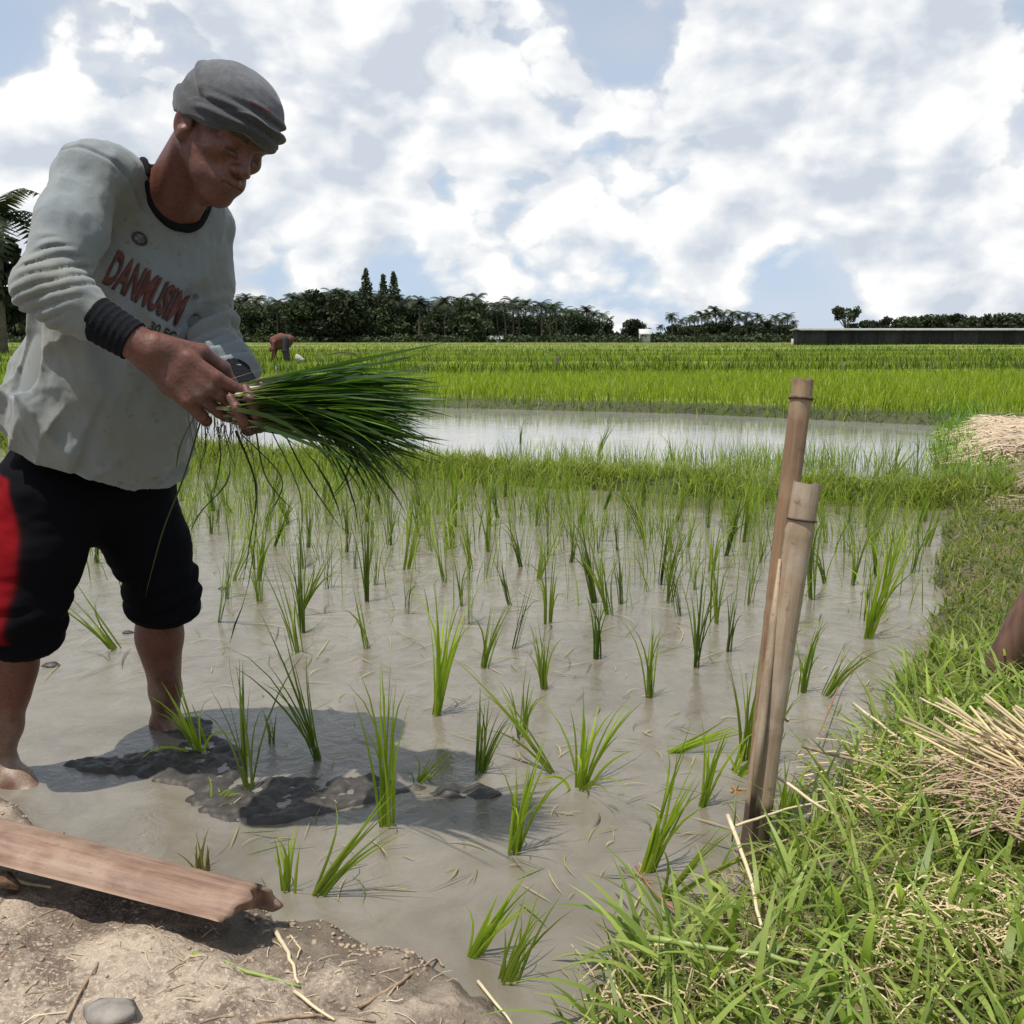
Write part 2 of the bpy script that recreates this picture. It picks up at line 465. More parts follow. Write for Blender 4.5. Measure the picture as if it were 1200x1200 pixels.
stuff('bank_grass', fg, M_LEAF, 'lush broad bladed green grass over the near right bank', 'grass')
fg = []
B = scatter(60000, 1.0, 5.4, 2.5, 7.6, in_right(-.03)); n = len(B)
fg.append(blades(B, rnd(.035, .10, n), rnd(.004, .009, n), rnd(0, TAU, n), rnd(.2, 1.1, n), rnd(.2, 1.6, n), 3, (.075, .115, .018), (.24, .27, .045)))
B = scatter(7000, 1.0, 5.4, 2.5, 7.6, in_right(.0)); n = len(B); B[:, 2] += rnd(0, .04, n)
fg.append(blades(B, rnd(.04, .12, n), rnd(.004, .007, n), rnd(0, TAU, n), rnd(1.0, 1.6, n), rnd(-.2, .6, n), 2, (.17, .12, .07), (.38, .30, .17)))
stuff('path_grass', fg, M_LEAF, 'short trampled green grass along the right hand bund', 'grass')
fg = []
def in_cross(x, y): return ((sdist(x, y, CROSS) + .14 * fbm(x * 2.2, y * 2.2, 0, 3)) > -.06) & (fbm(x * 3, y * 3, 8, 3) + RNG.random(x.shape) * .5 > .02)
B = scatter(240000, -5.5, 3.6, 5.2, 9.8, in_cross); n = len(B)
fg.append(blades(B, rnd(.05, .17, n), rnd(.005, .010, n), rnd(0, TAU, n), rnd(.15, 1.1, n), rnd(.3, 1.6, n), 3, (.09, .13, .02), (.27, .31, .05)))
B = scatter(40000, -5.5, 3.6, 5.2, 9.8, in_cross); n = len(B)
fg.append(blades(B, rnd(.05, .15, n), rnd(.006, .012, n), rnd(0, TAU, n), rnd(.9, 1.6, n), rnd(0, .6, n), 2, (.12, .07, .04), (.25, .19, .10)))
stuff('cross_bund_grass', fg, M_LEAF, 'low green weeds on the bund between the two ponds', 'grass')
fg = []
B = scatter(12000, 2.7, 7.5, 5.6, 12.5, in_right(-.08, .42)); n = len(B)
fg.append(blades(B, rnd(.07, .22, n), rnd(.007, .013, n), rnd(0, TAU, n), rnd(.1, .7, n), rnd(.2, 1.3, n), 3, (.08, .16, .015), (.20, .32, .04)))
stuff('junction_grass', fg, M_LEAF, 'tall bright grass where the bunds meet beside the far pond', 'grass')
# young rice of the fields beyond the pond
fg = []
def in_field(x, y): return sdist(x, y, FIELD) > .02
def fieldpatch(n, y0, y1, L, W, seg, c0, c1, test=None, leanmax=.5):
    u = RNG.random(n); y = (y0 ** 2 + u * (y1 ** 2 - y0 ** 2)) ** .5 if y1 < 60 else y0 * (y1 / y0) ** u
    x = y * RNG.uniform(-.62, .62, n)
    k = in_field(x, y)
    if test is not None: k &= test(x, y)
    x, y = x[k], y[k]; n = len(x)
    Bp = np.stack([x, y, height(x, y)], -1)
    return blades(Bp, rnd(L * .6, L * 1.2, n), rnd(W * .6, W * 1.2, n), rnd(0, TAU, n), rnd(.02, leanmax, n), rnd(.1, .9, n), seg, c0, c1, .3)
Y0, Y1 = (.15, .21, .012), (.36, .44, .03)
fg.append(fieldpatch(52000, 11, 22, .26, .013, 3, Y0, Y1))
fg.append(fieldpatch(60000, 22, 52, .24, .030, 2, (.14, .20, .014), (.32, .38, .03)))
fg.append(fieldpatch(34000, 52, 195, .26, .10, 1, (.13, .18, .014), (.26, .31, .04)))
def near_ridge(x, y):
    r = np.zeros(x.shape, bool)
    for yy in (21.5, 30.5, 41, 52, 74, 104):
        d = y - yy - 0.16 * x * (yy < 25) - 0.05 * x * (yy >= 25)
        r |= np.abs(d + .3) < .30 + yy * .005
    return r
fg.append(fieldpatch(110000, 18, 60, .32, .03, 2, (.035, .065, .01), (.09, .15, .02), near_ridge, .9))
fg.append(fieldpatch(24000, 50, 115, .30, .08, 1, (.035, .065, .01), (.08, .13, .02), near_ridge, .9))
def near_edge(x, y): return sdist(x, y, FIELD) < .35
fg.append(fieldpatch(26000, 10.3, 18, .17, .012, 2, (.05, .07, .015), (.13, .17, .03), near_edge, 1.1))
stuff('field_rice', fg, M_LEAF, 'bright yellow green young rice covering the fields behind the pond', 'rice')
# ============================================================ organic forms: distance fields meshed with surface nets
class Field:
    """signed distance field: list of (bbox_lo, bbox_hi, fn, k, op)"""
    def __init__(self): self.ops = []; self.post = []
    def add(self, fn, lo, hi, k=0.01, op='u', pad=0.05):
        self.ops.append((np.asarray(lo, float) - pad - 2 * k, np.asarray(hi, float) + pad + 2 * k, fn, k, op)); return self
    def cap(self, a, b, ra, rb, k=0.012, op='u', M=None):
        a = np.asarray(a, float); b = np.asarray(b, float)
        if M is not None: a, b = M(a), M(b)
        d = b - a; L = max(d @ d, 1e-12)
        def fn(P):
            q = P - a; t = np.clip(q @ d / L, 0, 1)
            return np.linalg.norm(q - t[:, None] * d, axis=1) - (ra + (rb - ra) * t)
        r = max(ra, rb)
        return self.add(fn, np.minimum(a, b) - r, np.maximum(a, b) + r, k, op)
    def chain(self, pts, rs, k=0.012, M=None):
        for i in range(len(pts) - 1): self.cap(pts[i], pts[i + 1], rs[i], rs[i + 1], k, M=M)
        return self
    def ell(self, c, r, k=0.012, op='u', R=None, M=None):
        """ellipsoid; R = 3x3 rows are axes (world); M = local frame object"""
        c = np.asarray(c, float); r = np.asarray(r, float)
        if M is not None:
            c = M(c); R = M.R if R is None else R @ M.R
        if R is None: R = np.eye(3)
        R = np.asarray(R, float)
        def fn(P):
            q = (P - c) @ R.T
            k0 = np.linalg.norm(q / r, axis=1) + 1e-9
            k1 = np.linalg.norm(q / (r * r), axis=1) + 1e-9
            return k0 * (k0 - 1) / k1
        m = r.max()
        return self.add(fn, c - m, c + m, k, op)
    def __call__(self, P):
        if len(P) <= 5000: return self.ev(P)
        g = np.floor(P / .07).astype(np.int64) + 500
        o = np.argsort((g[:, 0] * 1000 + g[:, 1]) * 1000 + g[:, 2], kind='stable')
        D = np.empty(len(P))
        for i in range(0, len(o), 4000):
            j = o[i:i + 4000]; D[j] = self.ev(P[j])
        return D
    def ev(self, P):
        D = np.full(len(P), 1.0); mn = P.min(0); mxx = P.max(0)
        for lo, hi, fn, k, op in self.ops:
            if (hi < mn).any() or (lo > mxx).any(): continue
            s = np.nonzero(((P >= lo) & (P <= hi)).all(1))[0]
            if not len(s): continue
            d = fn(P[s]); c = D[s]
            if op == 'u':
                h = np.clip(.5 + .5 * (c - d) / k, 0, 1); D[s] = c * (1 - h) + d * h - k * h * (1 - h)
            elif op == 's':
                h = np.clip(.5 - .5 * (c + d) / k, 0, 1); D[s] = c * (1 - h) - d * h + k * h * (1 - h)
            elif op == 'i':
                h = np.clip(.5 - .5 * (d - c) / k, 0, 1); D[s] = d * (1 - h) + c * h + k * h * (1 - h)
        for f in self.post: D = f(P, D)
        return D
    def bounds(self):
        u = [o for o in self.ops if o[4] == 'u']
        return np.min([o[0] for o in u], 0), np.max([o[1] for o in u], 0)
    def mesh(self, h, lo=None, hi=None, nb=6, relax=2):
        a, b = self.bounds()
        lo = a if lo is None else np.asarray(lo, float); hi = b if hi is None else np.asarray(hi, float)
        H = h * nb
        n = np.ceil((hi - lo) / H).astype(int) + 1
        g = np.stack(np.meshgrid(*[np.arange(q) for q in n], indexing='ij'), -1).reshape(-1, 3)
        d = self(lo + (g + .5) * H)
        blk = g[np.abs(d) < H * 1.35 + .012]
        r = np.arange(nb + 1)
        loc = np.stack(np.meshgrid(r, r, r, indexing='ij'), -1).reshape(-1, 3)
        vid, vpos, edges = [], [], []
        BIG = 1 << 20
        key = lambda q: (q[..., 0] + 8) * BIG * BIG + (q[..., 1] + 8) * BIG + (q[..., 2] + 8)
        for s in range(0, len(blk), 3000):
            bb = blk[s:s + 3000]
            gi = bb[:, None] * nb + loc[None]
            D = self((lo + gi.reshape(-1, 3) * h)).reshape(len(bb), nb + 1, nb + 1, nb + 1)
            c = [D[:, x:nb + x, y:nb + y, z:nb + z] for x in (0, 1) for y in (0, 1) for z in (0, 1)]
            neg = sum((q < 0).astype(int) for q in c)
            act = (neg > 0) & (neg < 8)
            bi, ix, iy, iz = np.nonzero(act)
            if not len(bi): continue
            cv = np.stack([q[bi, ix, iy, iz] for q in c], -1)
            offs = np.array([(x, y, z) for x in (0, 1) for y in (0, 1) for z in (0, 1)], float)
            acc = np.zeros((len(bi), 3)); cnt = np.zeros(len(bi))
            for i in range(8):
                for ax, st in ((0, 4), (1, 2), (2, 1)):
                    if offs[i, ax] == 0:
                        j = i + st
                        x = (cv[:, i] < 0) != (cv[:, j] < 0)
                        t = cv[:, i] / (cv[:, i] - cv[:, j] + 1e-20)
                        pp = offs[i] + np.eye(3)[ax] * t[:, None]
                        acc += np.where(x[:, None], pp, 0); cnt += x
            cell = bb[bi] * nb + np.stack([ix, iy, iz], -1)
            vid.append(key(cell)); vpos.append(lo + (cell + acc / cnt[:, None]) * h)
            for ax, st in ((0, 4), (1, 2), (2, 1)):
                x = (cv[:, 0] < 0) != (cv[:, st] < 0)
                edges.append((cell[x], np.full(x.sum(), ax), cv[x, 0] < 0))
        vid = np.concatenate(vid); vpos = np.concatenate(vpos)
        o = np.argsort(vid); vid = vid[o]; vpos = vpos[o]
        cell = np.concatenate([e[0] for e in edges]); axs = np.concatenate([e[1] for e in edges]); flip = np.concatenate([e[2] for e in edges])
        E3 = np.eye(3, dtype=int); quads = []; ok = np.ones(len(cell), bool)
        u = E3[(axs + 1) % 3]; v = E3[(axs + 2) % 3]
        for q in (cell - u - v, cell - v, cell, cell - u):
            kq = key(q); idx = np.clip(np.searchsorted(vid, kq), 0, len(vid) - 1)
            ok &= vid[idx] == kq; quads.append(idx)
        F = np.stack(quads, -1); F[~flip] = F[~flip][:, ::-1]; F = F[ok]
        for _ in range(relax):       # one Newton step back to the surface
            e = h * .5
            d = self(vpos)
            g3 = np.stack([self(vpos + E3[i] * e) - self(vpos - E3[i] * e) for i in range(3)], -1) / (2 * e)
            vpos = vpos - (np.clip(d, -h, h) / np.maximum((g3 * g3).sum(1), .25))[:, None] * g3
            break
        return vpos, F
def nrm(v): v = np.asarray(v, float); return v / np.linalg.norm(v)
class Frame:
    def __init__(self, o, R): self.o = np.asarray(o, float); self.R = np.asarray(R, float)   # rows of R: local axes in the world
    def __call__(self, p): return self.o + np.asarray(p, float) @ self.R
    def inv(self, P): return (P - self.o) @ self.R.T
def A(px, py, y): return np.array(at(px, py, y))

# ------------------------------------------------------------ the farmer: joints
RS, LS = A(106, 207, 1.80), A(241, 262, 2.07)
RE, LE = A(54, 338, 1.64), A(246, 405, 2.00)
RW, LW = A(176, 412, 1.64), A(296, 476, 1.80)
NB = A(205, 190, 1.93)
PV = A(100, 560, 2.12)
RH, LH = A(58, 585, 2.02), A(152, 582, 2.19)
RK, LK = A(28, 715, 1.97), A(190, 688, 2.22)
RA, LA = A(-3, 893, 2.03), A(195, 846, 2.33)
f0 = nrm((.80, -.60, 0)); TU = nrm(NB - PV); TL = nrm(np.cross(TU, f0)); TF = np.cross(TL, TU)
TL = nrm(TL - .16 * TU); TF = nrm(np.cross(TL, TU)); TL = np.cross(TU, TF)
TOR = Frame(PV, np.array([TL, TF, TU]))
# head: x = his left, y = face forward, z = crown
hf = nrm((.66, -.52, -.52)); hl = np.cross((0, 0, 1), hf); hl = nrm(nrm(hl) + np.array((0, 0, -.30))); hl = nrm(hl - hf * (hl @ hf)); hu = np.cross(hf, hl)
HC = A(261, 153, 1.80)
HD = Frame(HC, np.array([hl, hf, hu]))
HS = .945
def hs(*a): return tuple(x * HS for x in a)

body = Field()
# legs
def leg(Hp, K, An, toe, side):
    body.chain([Hp, Hp * .45 + K * .55, K], [.085, .070, .056], .03)
    shin = An - K; back = nrm(np.array((-.55, .25, 0)))
    body.chain([K, K + shin * .35 + back * .012, K + shin * .75, An], [.052, .053, .038, .034], .02)
    body.ell(K + shin * .32 + back * .022, (.040, .042, .10), .03, R=np.array([(1, 0, 0), (0, 1, 0), tuple(nrm(-shin))]))
    # foot: heel, arch, ball and five toes
    t = nrm(toe); sd = nrm(np.cross(t, (0, 0, 1)))
    heel = An + np.array((0, 0, -.055)) - t * .035
    ball = An + t * .135 + np.array((0, 0, -.068))
    body.chain([An, heel], [.034, .030], .02)
    body.chain([An + np.array((0, 0, -.01)), An + t * .06 + np.array((0, 0, -.035)), ball], [.036, .032, .022], .025)
    body.chain([heel, ball + sd * .02 * side], [.027, .020], .02); body.chain([heel, ball - sd * .02 * side], [.027, .020], .02)
    for i, (o, L_, r) in enumerate(((-.036, .052, .0125), (-.014, .050, .0095), (.004, .045, .009), (.021, .038, .0085), (.036, .030, .008))):
        b = ball + sd * o * side
        body.chain([b, b + t * L_ * .6 + np.array((0, 0, .004)), b + t * L_ + np.array((0, 0, -.006))], [r * 1.15, r, r * .95], .006)
leg(RH, RK, RA, (.86, -.42, 0), 1)
leg(LH, LK, LA, (.72, -.62, 0), -1)
# trunk under the shirt
body.ell((0, -.01, .02), (.15, .10, .11), .04, M=TOR)
body.ell((0, -.015, .22), (.135, .095, .20), .05, M=TOR)
body.ell((0, -.01, .50), (.125, .080, .15), .05, M=TOR)
body.chain([RS, RE], [.038, .032], .03); body.chain([LS, LE], [.036, .032], .03)
body.chain([RE, RE * .55 + RW * .45, RW], [.032, .030, .027], .02); body.chain([LE, LE * .5 + LW * .5, LW], [.032, .030, .026], .02)
# shoulders slope and neck
cl = TOR((0, .005, .665))
body.chain([RS, cl], [.028, .044], .03); body.chain([LS, cl], [.028, .044], .03)
body.chain([cl + TU * -.02, HD((0, -.035, -.055))], [.056, .050], .03)
body.chain([TOR((-.03, .055, .655)), HD((-.052, -.022, -.03))], [.012, .013], .018)      # tendon of the neck
body.chain([TOR((.03, .055, .655)), HD((.052, -.022, -.03))], [.012, .013], .018)
body.ell(HD((0, .035, -.115)), (.014, .014, .02), .015)
# head
E = lambda c, r, k=.012, op='u', R=None: body.ell(hs(*c), hs(*r), k, op, R=R, M=HD)
Cc = lambda a, b, ra, rb, k=.01, op='u': body.cap(hs(*a), hs(*b), ra * HS, rb * HS, k, op, M=HD)
E((0, -.012, .040), (.074, .094, .080), .02)
E((0, .030, -.030), (.054, .060, .078), .03)
E((0, .062, .030), (.052, .028, .035), .02)
for s in (-1, 1):
    Cc((s * .051, .0, -.048), (s * .018, .066, -.104), .015, .015, .03)
    E((s * .044, .052, -.022), (.020, .028, .020), .018)
    Cc((s * .014, .084, .012), (s * .046, .070, .014), .0085, .007, .012)
    Cc((s * .030, .050, -.075), (s * .018, .080, -.066), .015, .015, .022)
E((0, .074, -.103), (.021, .018, .016), .018)
E((0, .076, -.072), (.030, .022, .022), .016)
for s in (-1, 1):
    E((s * .031, .100, -.006), (.018, .016, .0115), .010, 's')
    E((s * .031, .0735, -.006), (.0145, .0140, .0120), .004)
    Cc((s * .018, .0835, -.0115), (s * .042, .0790, -.0125), .0034, .003, .002)
    Cc((s * .020, .0880, -.0180), (s * .042, .0800, -.0175), .0035, .003, .004)
Cc((0, .084, .006), (0, .100, -.030), .0085, .0100, .012)
E((0, .103, -.037), (.0125, .0125, .0105), .008)
for s in (-1, 1):
    E((s * .0150, .0935, -.040), (.0090, .0120, .0085), .006)
    E((s * .0085, .1015, -.0475), (.0045, .0065, .0045), .003, 's')
Cc((-.020, .091, -.0660), (0, .0985, -.0630), .0060, .0072, .006); Cc((0, .0985, -.0630), (.020, .091, -.0660), .0072, .0060, .006)
Cc((-.018, .089, -.0760), (.018, .089, -.0760), .0065, .0065, .006); E((0, .0925, -.0765), (.014, .0075, .0068), .006)
Cc((-.024, .0965, -.0700), (0, .1030, -.0695), .0020, .0022, .002, 's'); Cc((0, .1030, -.0695), (.024, .0965, -.0700), .0022, .0020, .002, 's')
for s in (-1, 1):
    Rr = np.array([(1, s * .45, 0), (-s * .45, 1, .25), (0, -.25, 1)], float); Rr = np.array([nrm(q) for q in Rr])
    E((s * .076, -.010, -.020), (.0070, .0190, .0310), .006, 'u', Rr)
    E((s * .084, -.007, -.016), (.0055, .0100, .0180), .007, 's', Rr)
    Cc((s * .0755, .0, -.034), (s * .0735, -.002, -.044), .0060, .0070, .010)

# hands
def hand(W, d, n, thumb, curls, thumb_pts, S=1.0, spread=.10, tb=.3):
    """W wrist, d hand direction, n direction the palm faces, thumb = side vector sign"""
    d = nrm(d); n = nrm(n - d * (np.asarray(n) @ d)); s = np.cross(n, d) * thumb      # s points to the thumb side
    fr = lambda a, b, c: W + (d * a + s * b + n * c) * S
    for i, b in enumerate((.030, .011, -.008, -.026)):
        kn = fr((.098, .101, .095, .086)[i], b, -.004)
        body.chain([fr(.0, b * .55, 0), fr(.05, b * .85, .001), kn], [.016 * S, .0135 * S, .0112 * S], .012)
        L = np.array((.044, .026, .021)) * (.95, 1.05, .98, .80)[i] * S
        ang = 0; p0 = kn; pts = [p0]; rs = [.0104 * S]
        for j in range(3):
            ang += curls[i][j]
            dd = nrm(d * math.cos(ang) + n * math.sin(ang) + s * spread * (1.5 - i))
            p0 = p0 + dd * L[j]; pts.append(p0); rs.append((.0094, .0086, .0070)[j] * S)
        body.chain(pts, rs, .0035)
    body.ell(fr(.05, .0, .008), (.030 * S, .034 * S, .016 * S), .012, R=np.array([d, s, n]))
    tp = [fr(*q) for q in thumb_pts]
    body.chain(tp, [.019 * S, .0135 * S, .0115 * S, .0088 * S][:len(tp)], .008)
body.chain([RW - nrm(RW - RE) * .03, RW], [.030, .028], .01)
rd = A(246, 466, 1.655) - RW
hand(RW, rd, (.18, .85, -.35), -1, [(.30, .7, .5), (.45, .75, .5), (.55, .8, .5), (.5, .7, .45)],
     [(.015, .020, .004), (.055, .045, .022), (.092, .046, .040), (.118, .036, .052)], 1.14)
ld = A(318, 504, 1.66) - LW
hand(LW, ld, (-.25, -.15, 1.0), -1, [(.7, .9, .6), (.75, .95, .6), (.8, .95, .6), (.8, .9, .6)],
     [(.015, .022, .004), (.055, .048, .018), (.085, .044, .040), (.105, .030, .052)], 1.08)
bv, bf = body.mesh(.0030)
# skin tint: darker brown hands and face, mud on the shins and feet, dark brows and lips
loc = HD.inv(bv) / HS
base = np.tile(np.array((.120, .043, .027)), (len(bv), 1))
base *= (1 + .16 * fbm(bv[:, 0] * 22, bv[:, 1] * 22, bv[:, 2] * 22, 3))[:, None]
def paint(mask, c): base[:] = base * (1 - mask[:, None]) + np.array(c) * mask[:, None]
hd = (loc[:, 2] > -.12) & (loc[:, 1] > .02) & (np.abs(loc[:, 0]) < .09)
brow = np.exp(-((loc[:, 2] - .0165 + .10 * np.abs(np.abs(loc[:, 0]) - .030)) / .0042) ** 2) * (np.abs(np.abs(loc[:, 0]) - .031) < .018) * hd
paint(brow * .9, (.02, .012, .01))
lash = np.exp(-((loc[:, 2] + .0125) / .0025) ** 2) * (np.abs(np.abs(loc[:, 0]) - .030) < .014) * hd * (loc[:, 1] > .06)
paint(lash * .95, (.008, .006, .006))
lip = np.exp(-((loc[:, 2] + .0705) / .0085) ** 4) * (np.abs(loc[:, 0]) < .022) * hd * (loc[:, 1] > .085)
paint(lip * .55, (.17, .055, .045))
stub = np.clip(1 - np.abs(loc[:, 2] + .085) / .035, 0, 1) * hd * (loc[:, 1] > .04)
paint(stub * .25, (.05, .03, .025))
mudz = np.clip((.22 - bv[:, 2]) / .20, 0, 1) ** .7 * np.clip(.75 + 1.6 * fbm(bv[:, 0] * 30, bv[:, 1] * 30, bv[:, 2] * 18, 3), 0, 1)
paint(mudz * .55, (.30, .24, .17))
hm = ((np.linalg.norm(bv - RW, axis=1) < .26) & ((bv - RW) @ nrm(RW - RE) > .02)) | ((np.linalg.norm(bv - LW, axis=1) < .24) & ((bv - LW) @ nrm(LW - LE) > .02))
wet = hm * np.clip(.35 + 2.4 * fbm(bv[:, 0] * 34, bv[:, 1] * 34, bv[:, 2] * 34, 3), 0, 1)
paint(wet * .5, (.060, .042, .034))
M_SKIN = attr_mat('brown_skin', .50, 150, .22, .45, .0022)
farmer = empty('person', (float(PV[0]), float(PV[1]), 0))
tag(farmer, 'barefoot farmer in grey beanie and pale long sleeved shirt bending over a bunch of seedlings', 'person')
FO = np.array((float(PV[0]), float(PV[1]), 0))
def fpart(name, V, Fc, mat, col=None, smooth=True, parent=None):
    return obj(name, mesh_np(name, V - FO, Fc, smooth, col), mat, parent or farmer)
fpart('body', bv, bf, M_SKIN, base)


# ------------------------------------------------------------ shirt
shirt = Field()
cs = np.array([-.10, .00, .10, .22, .34, .46, .56, .64, .70])
Aw = np.array([.215, .215, .210, .205, .200, .195, .180, .135, .080])
Bw = np.array([.180, .175, .165, .155, .145, .132, .112, .082, .060])
Bo = np.array([.010, .010, .010, .012, .012, .008, .00, -.005, -.005])
def torso(P):
    q = TOR.inv(P); a, b, c = q.T
    cc = np.clip(c, -.1, .70)
    Wa = np.interp(cc, cs, Aw); Wb = np.interp(cc, cs, Bw); o = np.interp(cc, cs, Bo)
    b = b - o
    fl = 1 + 0.0 * a
    k = (np.abs(a / Wa) ** 2.25 + np.abs(b / Wb) ** 2.25) ** (1 / 2.25)
    d = (k - 1) * np.minimum(Wa, Wb) * .92
    return np.maximum(d, (c - .715) * .8)
shirt.add(torso, TOR((0, 0, .27)) - .48, TOR((0, 0, .27)) + .48, .02)
shirt.chain([TOR((-.075, -.01, .705)), RS * .5 + TOR((-.075, -.01, .705)) * .5, RS], [.030, .050, .055], .03)
shirt.chain([TOR((.075, -.01, .70)), LS], [.030, .050], .03)
shirt.chain([TOR((-.09, 0, .655)), RS], [.045, .054], .035)
shirt.chain([RS, RS * .5 + RE * .5, RE], [.054, .060, .049], .014)
shirt.chain([TOR((.09, 0, .655)), LS], [.045, .050], .035)
shirt.chain([LS, LS * .5 + LE * .5, LE], [.050, .053, .047], .014)
cufR0 = RW - nrm(RW - RE) * .115; cufR1 = RW - nrm(RW - RE) * .035
cufL0 = LW - nrm(LW - LE) * .10; cufL1 = LW - nrm(LW - LE) * .04
shirt.chain([RE, RE * .5 + cufR0 * .5, cufR0], [.053, .051, .039], .02)
shirt.chain([LE, LE * .5 + cufL0 * .5, cufL0], [.049, .047, .038], .02)
# neck opening
n0, n1 = TOR((0, -.060, .725)), TOR((0, .108, .635))
NC = (n0 + n1) / 2; na = nrm(n1 - n0); nr = np.linalg.norm(n1 - n0) / 2
nl = nrm(TL - na * (TL @ na)); nu = np.cross(nl, na) ; nu = nu if nu @ np.array((.3, -.2, .9)) > 0 else -nu
EC, ER = NC + nu * .042, np.array((nr + .004, .068, .055))
th_ = np.linspace(0, TAU, 56, endpoint=False); ph_ = np.linspace(1.4, -1.5, 90)
TT, PP = np.meshgrid(th_, ph_, indexing='ij')
EP = EC + (np.cos(TT) * np.cos(PP) * ER[0])[..., None] * na + (np.sin(TT) * np.cos(PP) * ER[1])[..., None] * nl + (np.sin(PP) * ER[2])[..., None] * nu
ED = shirt(EP.reshape(-1, 3)).reshape(TT.shape)
ring = np.array([EP[i, np.argmax(ED[i] < .001)] for i in range(len(th_))])
shirt.ell(NC + nu * .042, (nr + .004, .068, .055), .006, 's', R=np.array([na, nl, nu]))
# hem plane
hem_n = nrm(TU + np.array((.10, 0, .0)))
hem0 = TOR((0, 0, .105))
def hemcut(P, D):
    a = TOR.inv(P)[:, 0]; b = TOR.inv(P)[:, 1]
    z = (P - hem0) @ hem_n + .008 * np.sin(a * 22 + 1) + .006 * np.sin(b * 31)
    near = np.abs(a) < .5
    pass
    k_ = .007; hh = np.maximum(k_ - np.abs(D + z), 0) / k_
    return np.where(near & (z < .12), np.maximum(D, -z) + hh * hh * k_ * .25, D)
def tpar(P, a, b):
    d = b - a; L = np.linalg.norm(d); d = d / L; q = P - a; t = q @ d
    r = q - t[:, None] * d
    return t, np.linalg.norm(r, axis=1), L, r
def win(x, a, b, s): return sstep((x - a) / s) * sstep((b - x) / s)
def folds(P, D):
    m = np.abs(D) < .03
    if not m.any(): return D
    p = P[m]; f = np.zeros(len(p))
    # forearm compression wrinkles
    t, r, L, rv = tpar(p, RE, cufR0)
    ph_w = (.80 * t - .65 * (rv @ nrm(np.array((0, 0, 1.)) - nrm(cufR0 - RE) * nrm(cufR0 - RE)[2]))) / .0185 + .5 * fbm(p[:, 0] * 14, p[:, 1] * 14, p[:, 2] * 14, 2)
    f += .0085 * (np.abs(np.sin(ph_w * np.pi)) ** .75 - .55) * win(t, -.05, L - .005, .03) * sstep((.092 - r) / .02) * np.clip(.62 + .9 * fbm(p[:, 0] * 10 + 3, p[:, 1] * 10, p[:, 2] * 20, 2), 0, 1.1)
    t, r, L, rv = tpar(p, RS, RE)
    ph = np.arctan2(rv @ nrm(np.cross(RE - RS, (1, 0, 0))), rv @ nrm((1, 0, .1)))
    f += .0042 * np.sin(ph * 3 + t * 16 + 1.5 * fbm(p[:, 0] * 8, p[:, 1] * 8, p[:, 2] * 8, 2)) * win(t, .0, L + .0, .05) * (r < .12)
    t, r, L, rv = tpar(p, LE, cufL0)
    f += .007 * np.sin((t + .3 * rv[:, 2]) * 2 * np.pi / .028) * win(t, -.05, L + .01, .03) * (r < .09)
    t, r, L, rv = tpar(p, LS, LE)
    f += .005 * np.sin((t + .5 * rv[:, 0]) * 2 * np.pi / .045) * win(t, L * .55, L + .04, .04) * (r < .09)
    # trunk: long hanging folds, shoulder pulls and the belly swag
    q = TOR.inv(p); a, b, c = q.T; fr = sstep((b + .02) / .05)
    tr = win(c, -.2, .56, .10)
    n1_ = vnoise(a * 13 + 5 * c, b * 9, c * 3.4); n2_ = vnoise(a * 21 - 7 * c + 9, b * 15, c * 5 + 3)
    f += (.030 * (.35 - np.abs(n1_)) + .014 * (.35 - np.abs(n2_))) * tr
    f += .0025 * np.sin(a * 48 + 5 * np.sin(c * 8) + 2 * fbm(a * 9, b * 9, c * 5, 2)) * win(c, -.2, .24, .12)
    s = a * 1.0 + (c - .55) * .35
    f += .0065 * np.sin(s * 80 + 2 * fbm(a * 6, b * 6, c * 4, 2)) * win(c, .28, .60, .08) * win(a, -.20, -.02, .05) * fr
    sw = c - (.075 + 3.2 * (a + .0) ** 2)
    f += (.009 * np.exp(-(sw / .012) ** 2) - .008 * np.exp(-((sw - .028) / .016) ** 2)) * win(a, -.13, .17, .05) * fr
    sw = c - (.17 + .9 * (a + .05)) ; f += .008 * np.exp(-(sw / .014) ** 2) * win(a, -.2, -.02, .05) * fr
    sw = (a + .115) - .10 * (c - .2); f += -.010 * np.exp(-(sw / .012) ** 2) * win(c, .0, .33, .08) * fr
    f += .0022 * np.exp(-(((P[m] - hem0) @ hem_n - .020) / .0035) ** 2)
    ts, rs_, Ls, _ = tpar(p, RS, RE)
    f -= .0045 * np.exp(-((ts + .006) / .0045) ** 2) * (rs_ < .11)
    n3_ = vnoise(p[:, 0] * 26 + 4 * p[:, 2], p[:, 1] * 26, p[:, 2] * 15); f += .0040 * (.3 - np.abs(n3_)) + .0022 * (.3 - np.abs(vnoise(p[:, 0] * 48, p[:, 1] * 48, p[:, 2] * 30)))
    f += .0016 * fbm(p[:, 0] * 60, p[:, 1] * 60, p[:, 2] * 60, 2)
    D = D.copy(); D[m] = D[m] - np.clip(f, -.011, .03)
    return D
shirt.post = [folds, hemcut]
# crisp crease where the upper arm meets the chest and forearm the belly
sv, sf = shirt.mesh(.0038)
q = TOR.inv(sv)

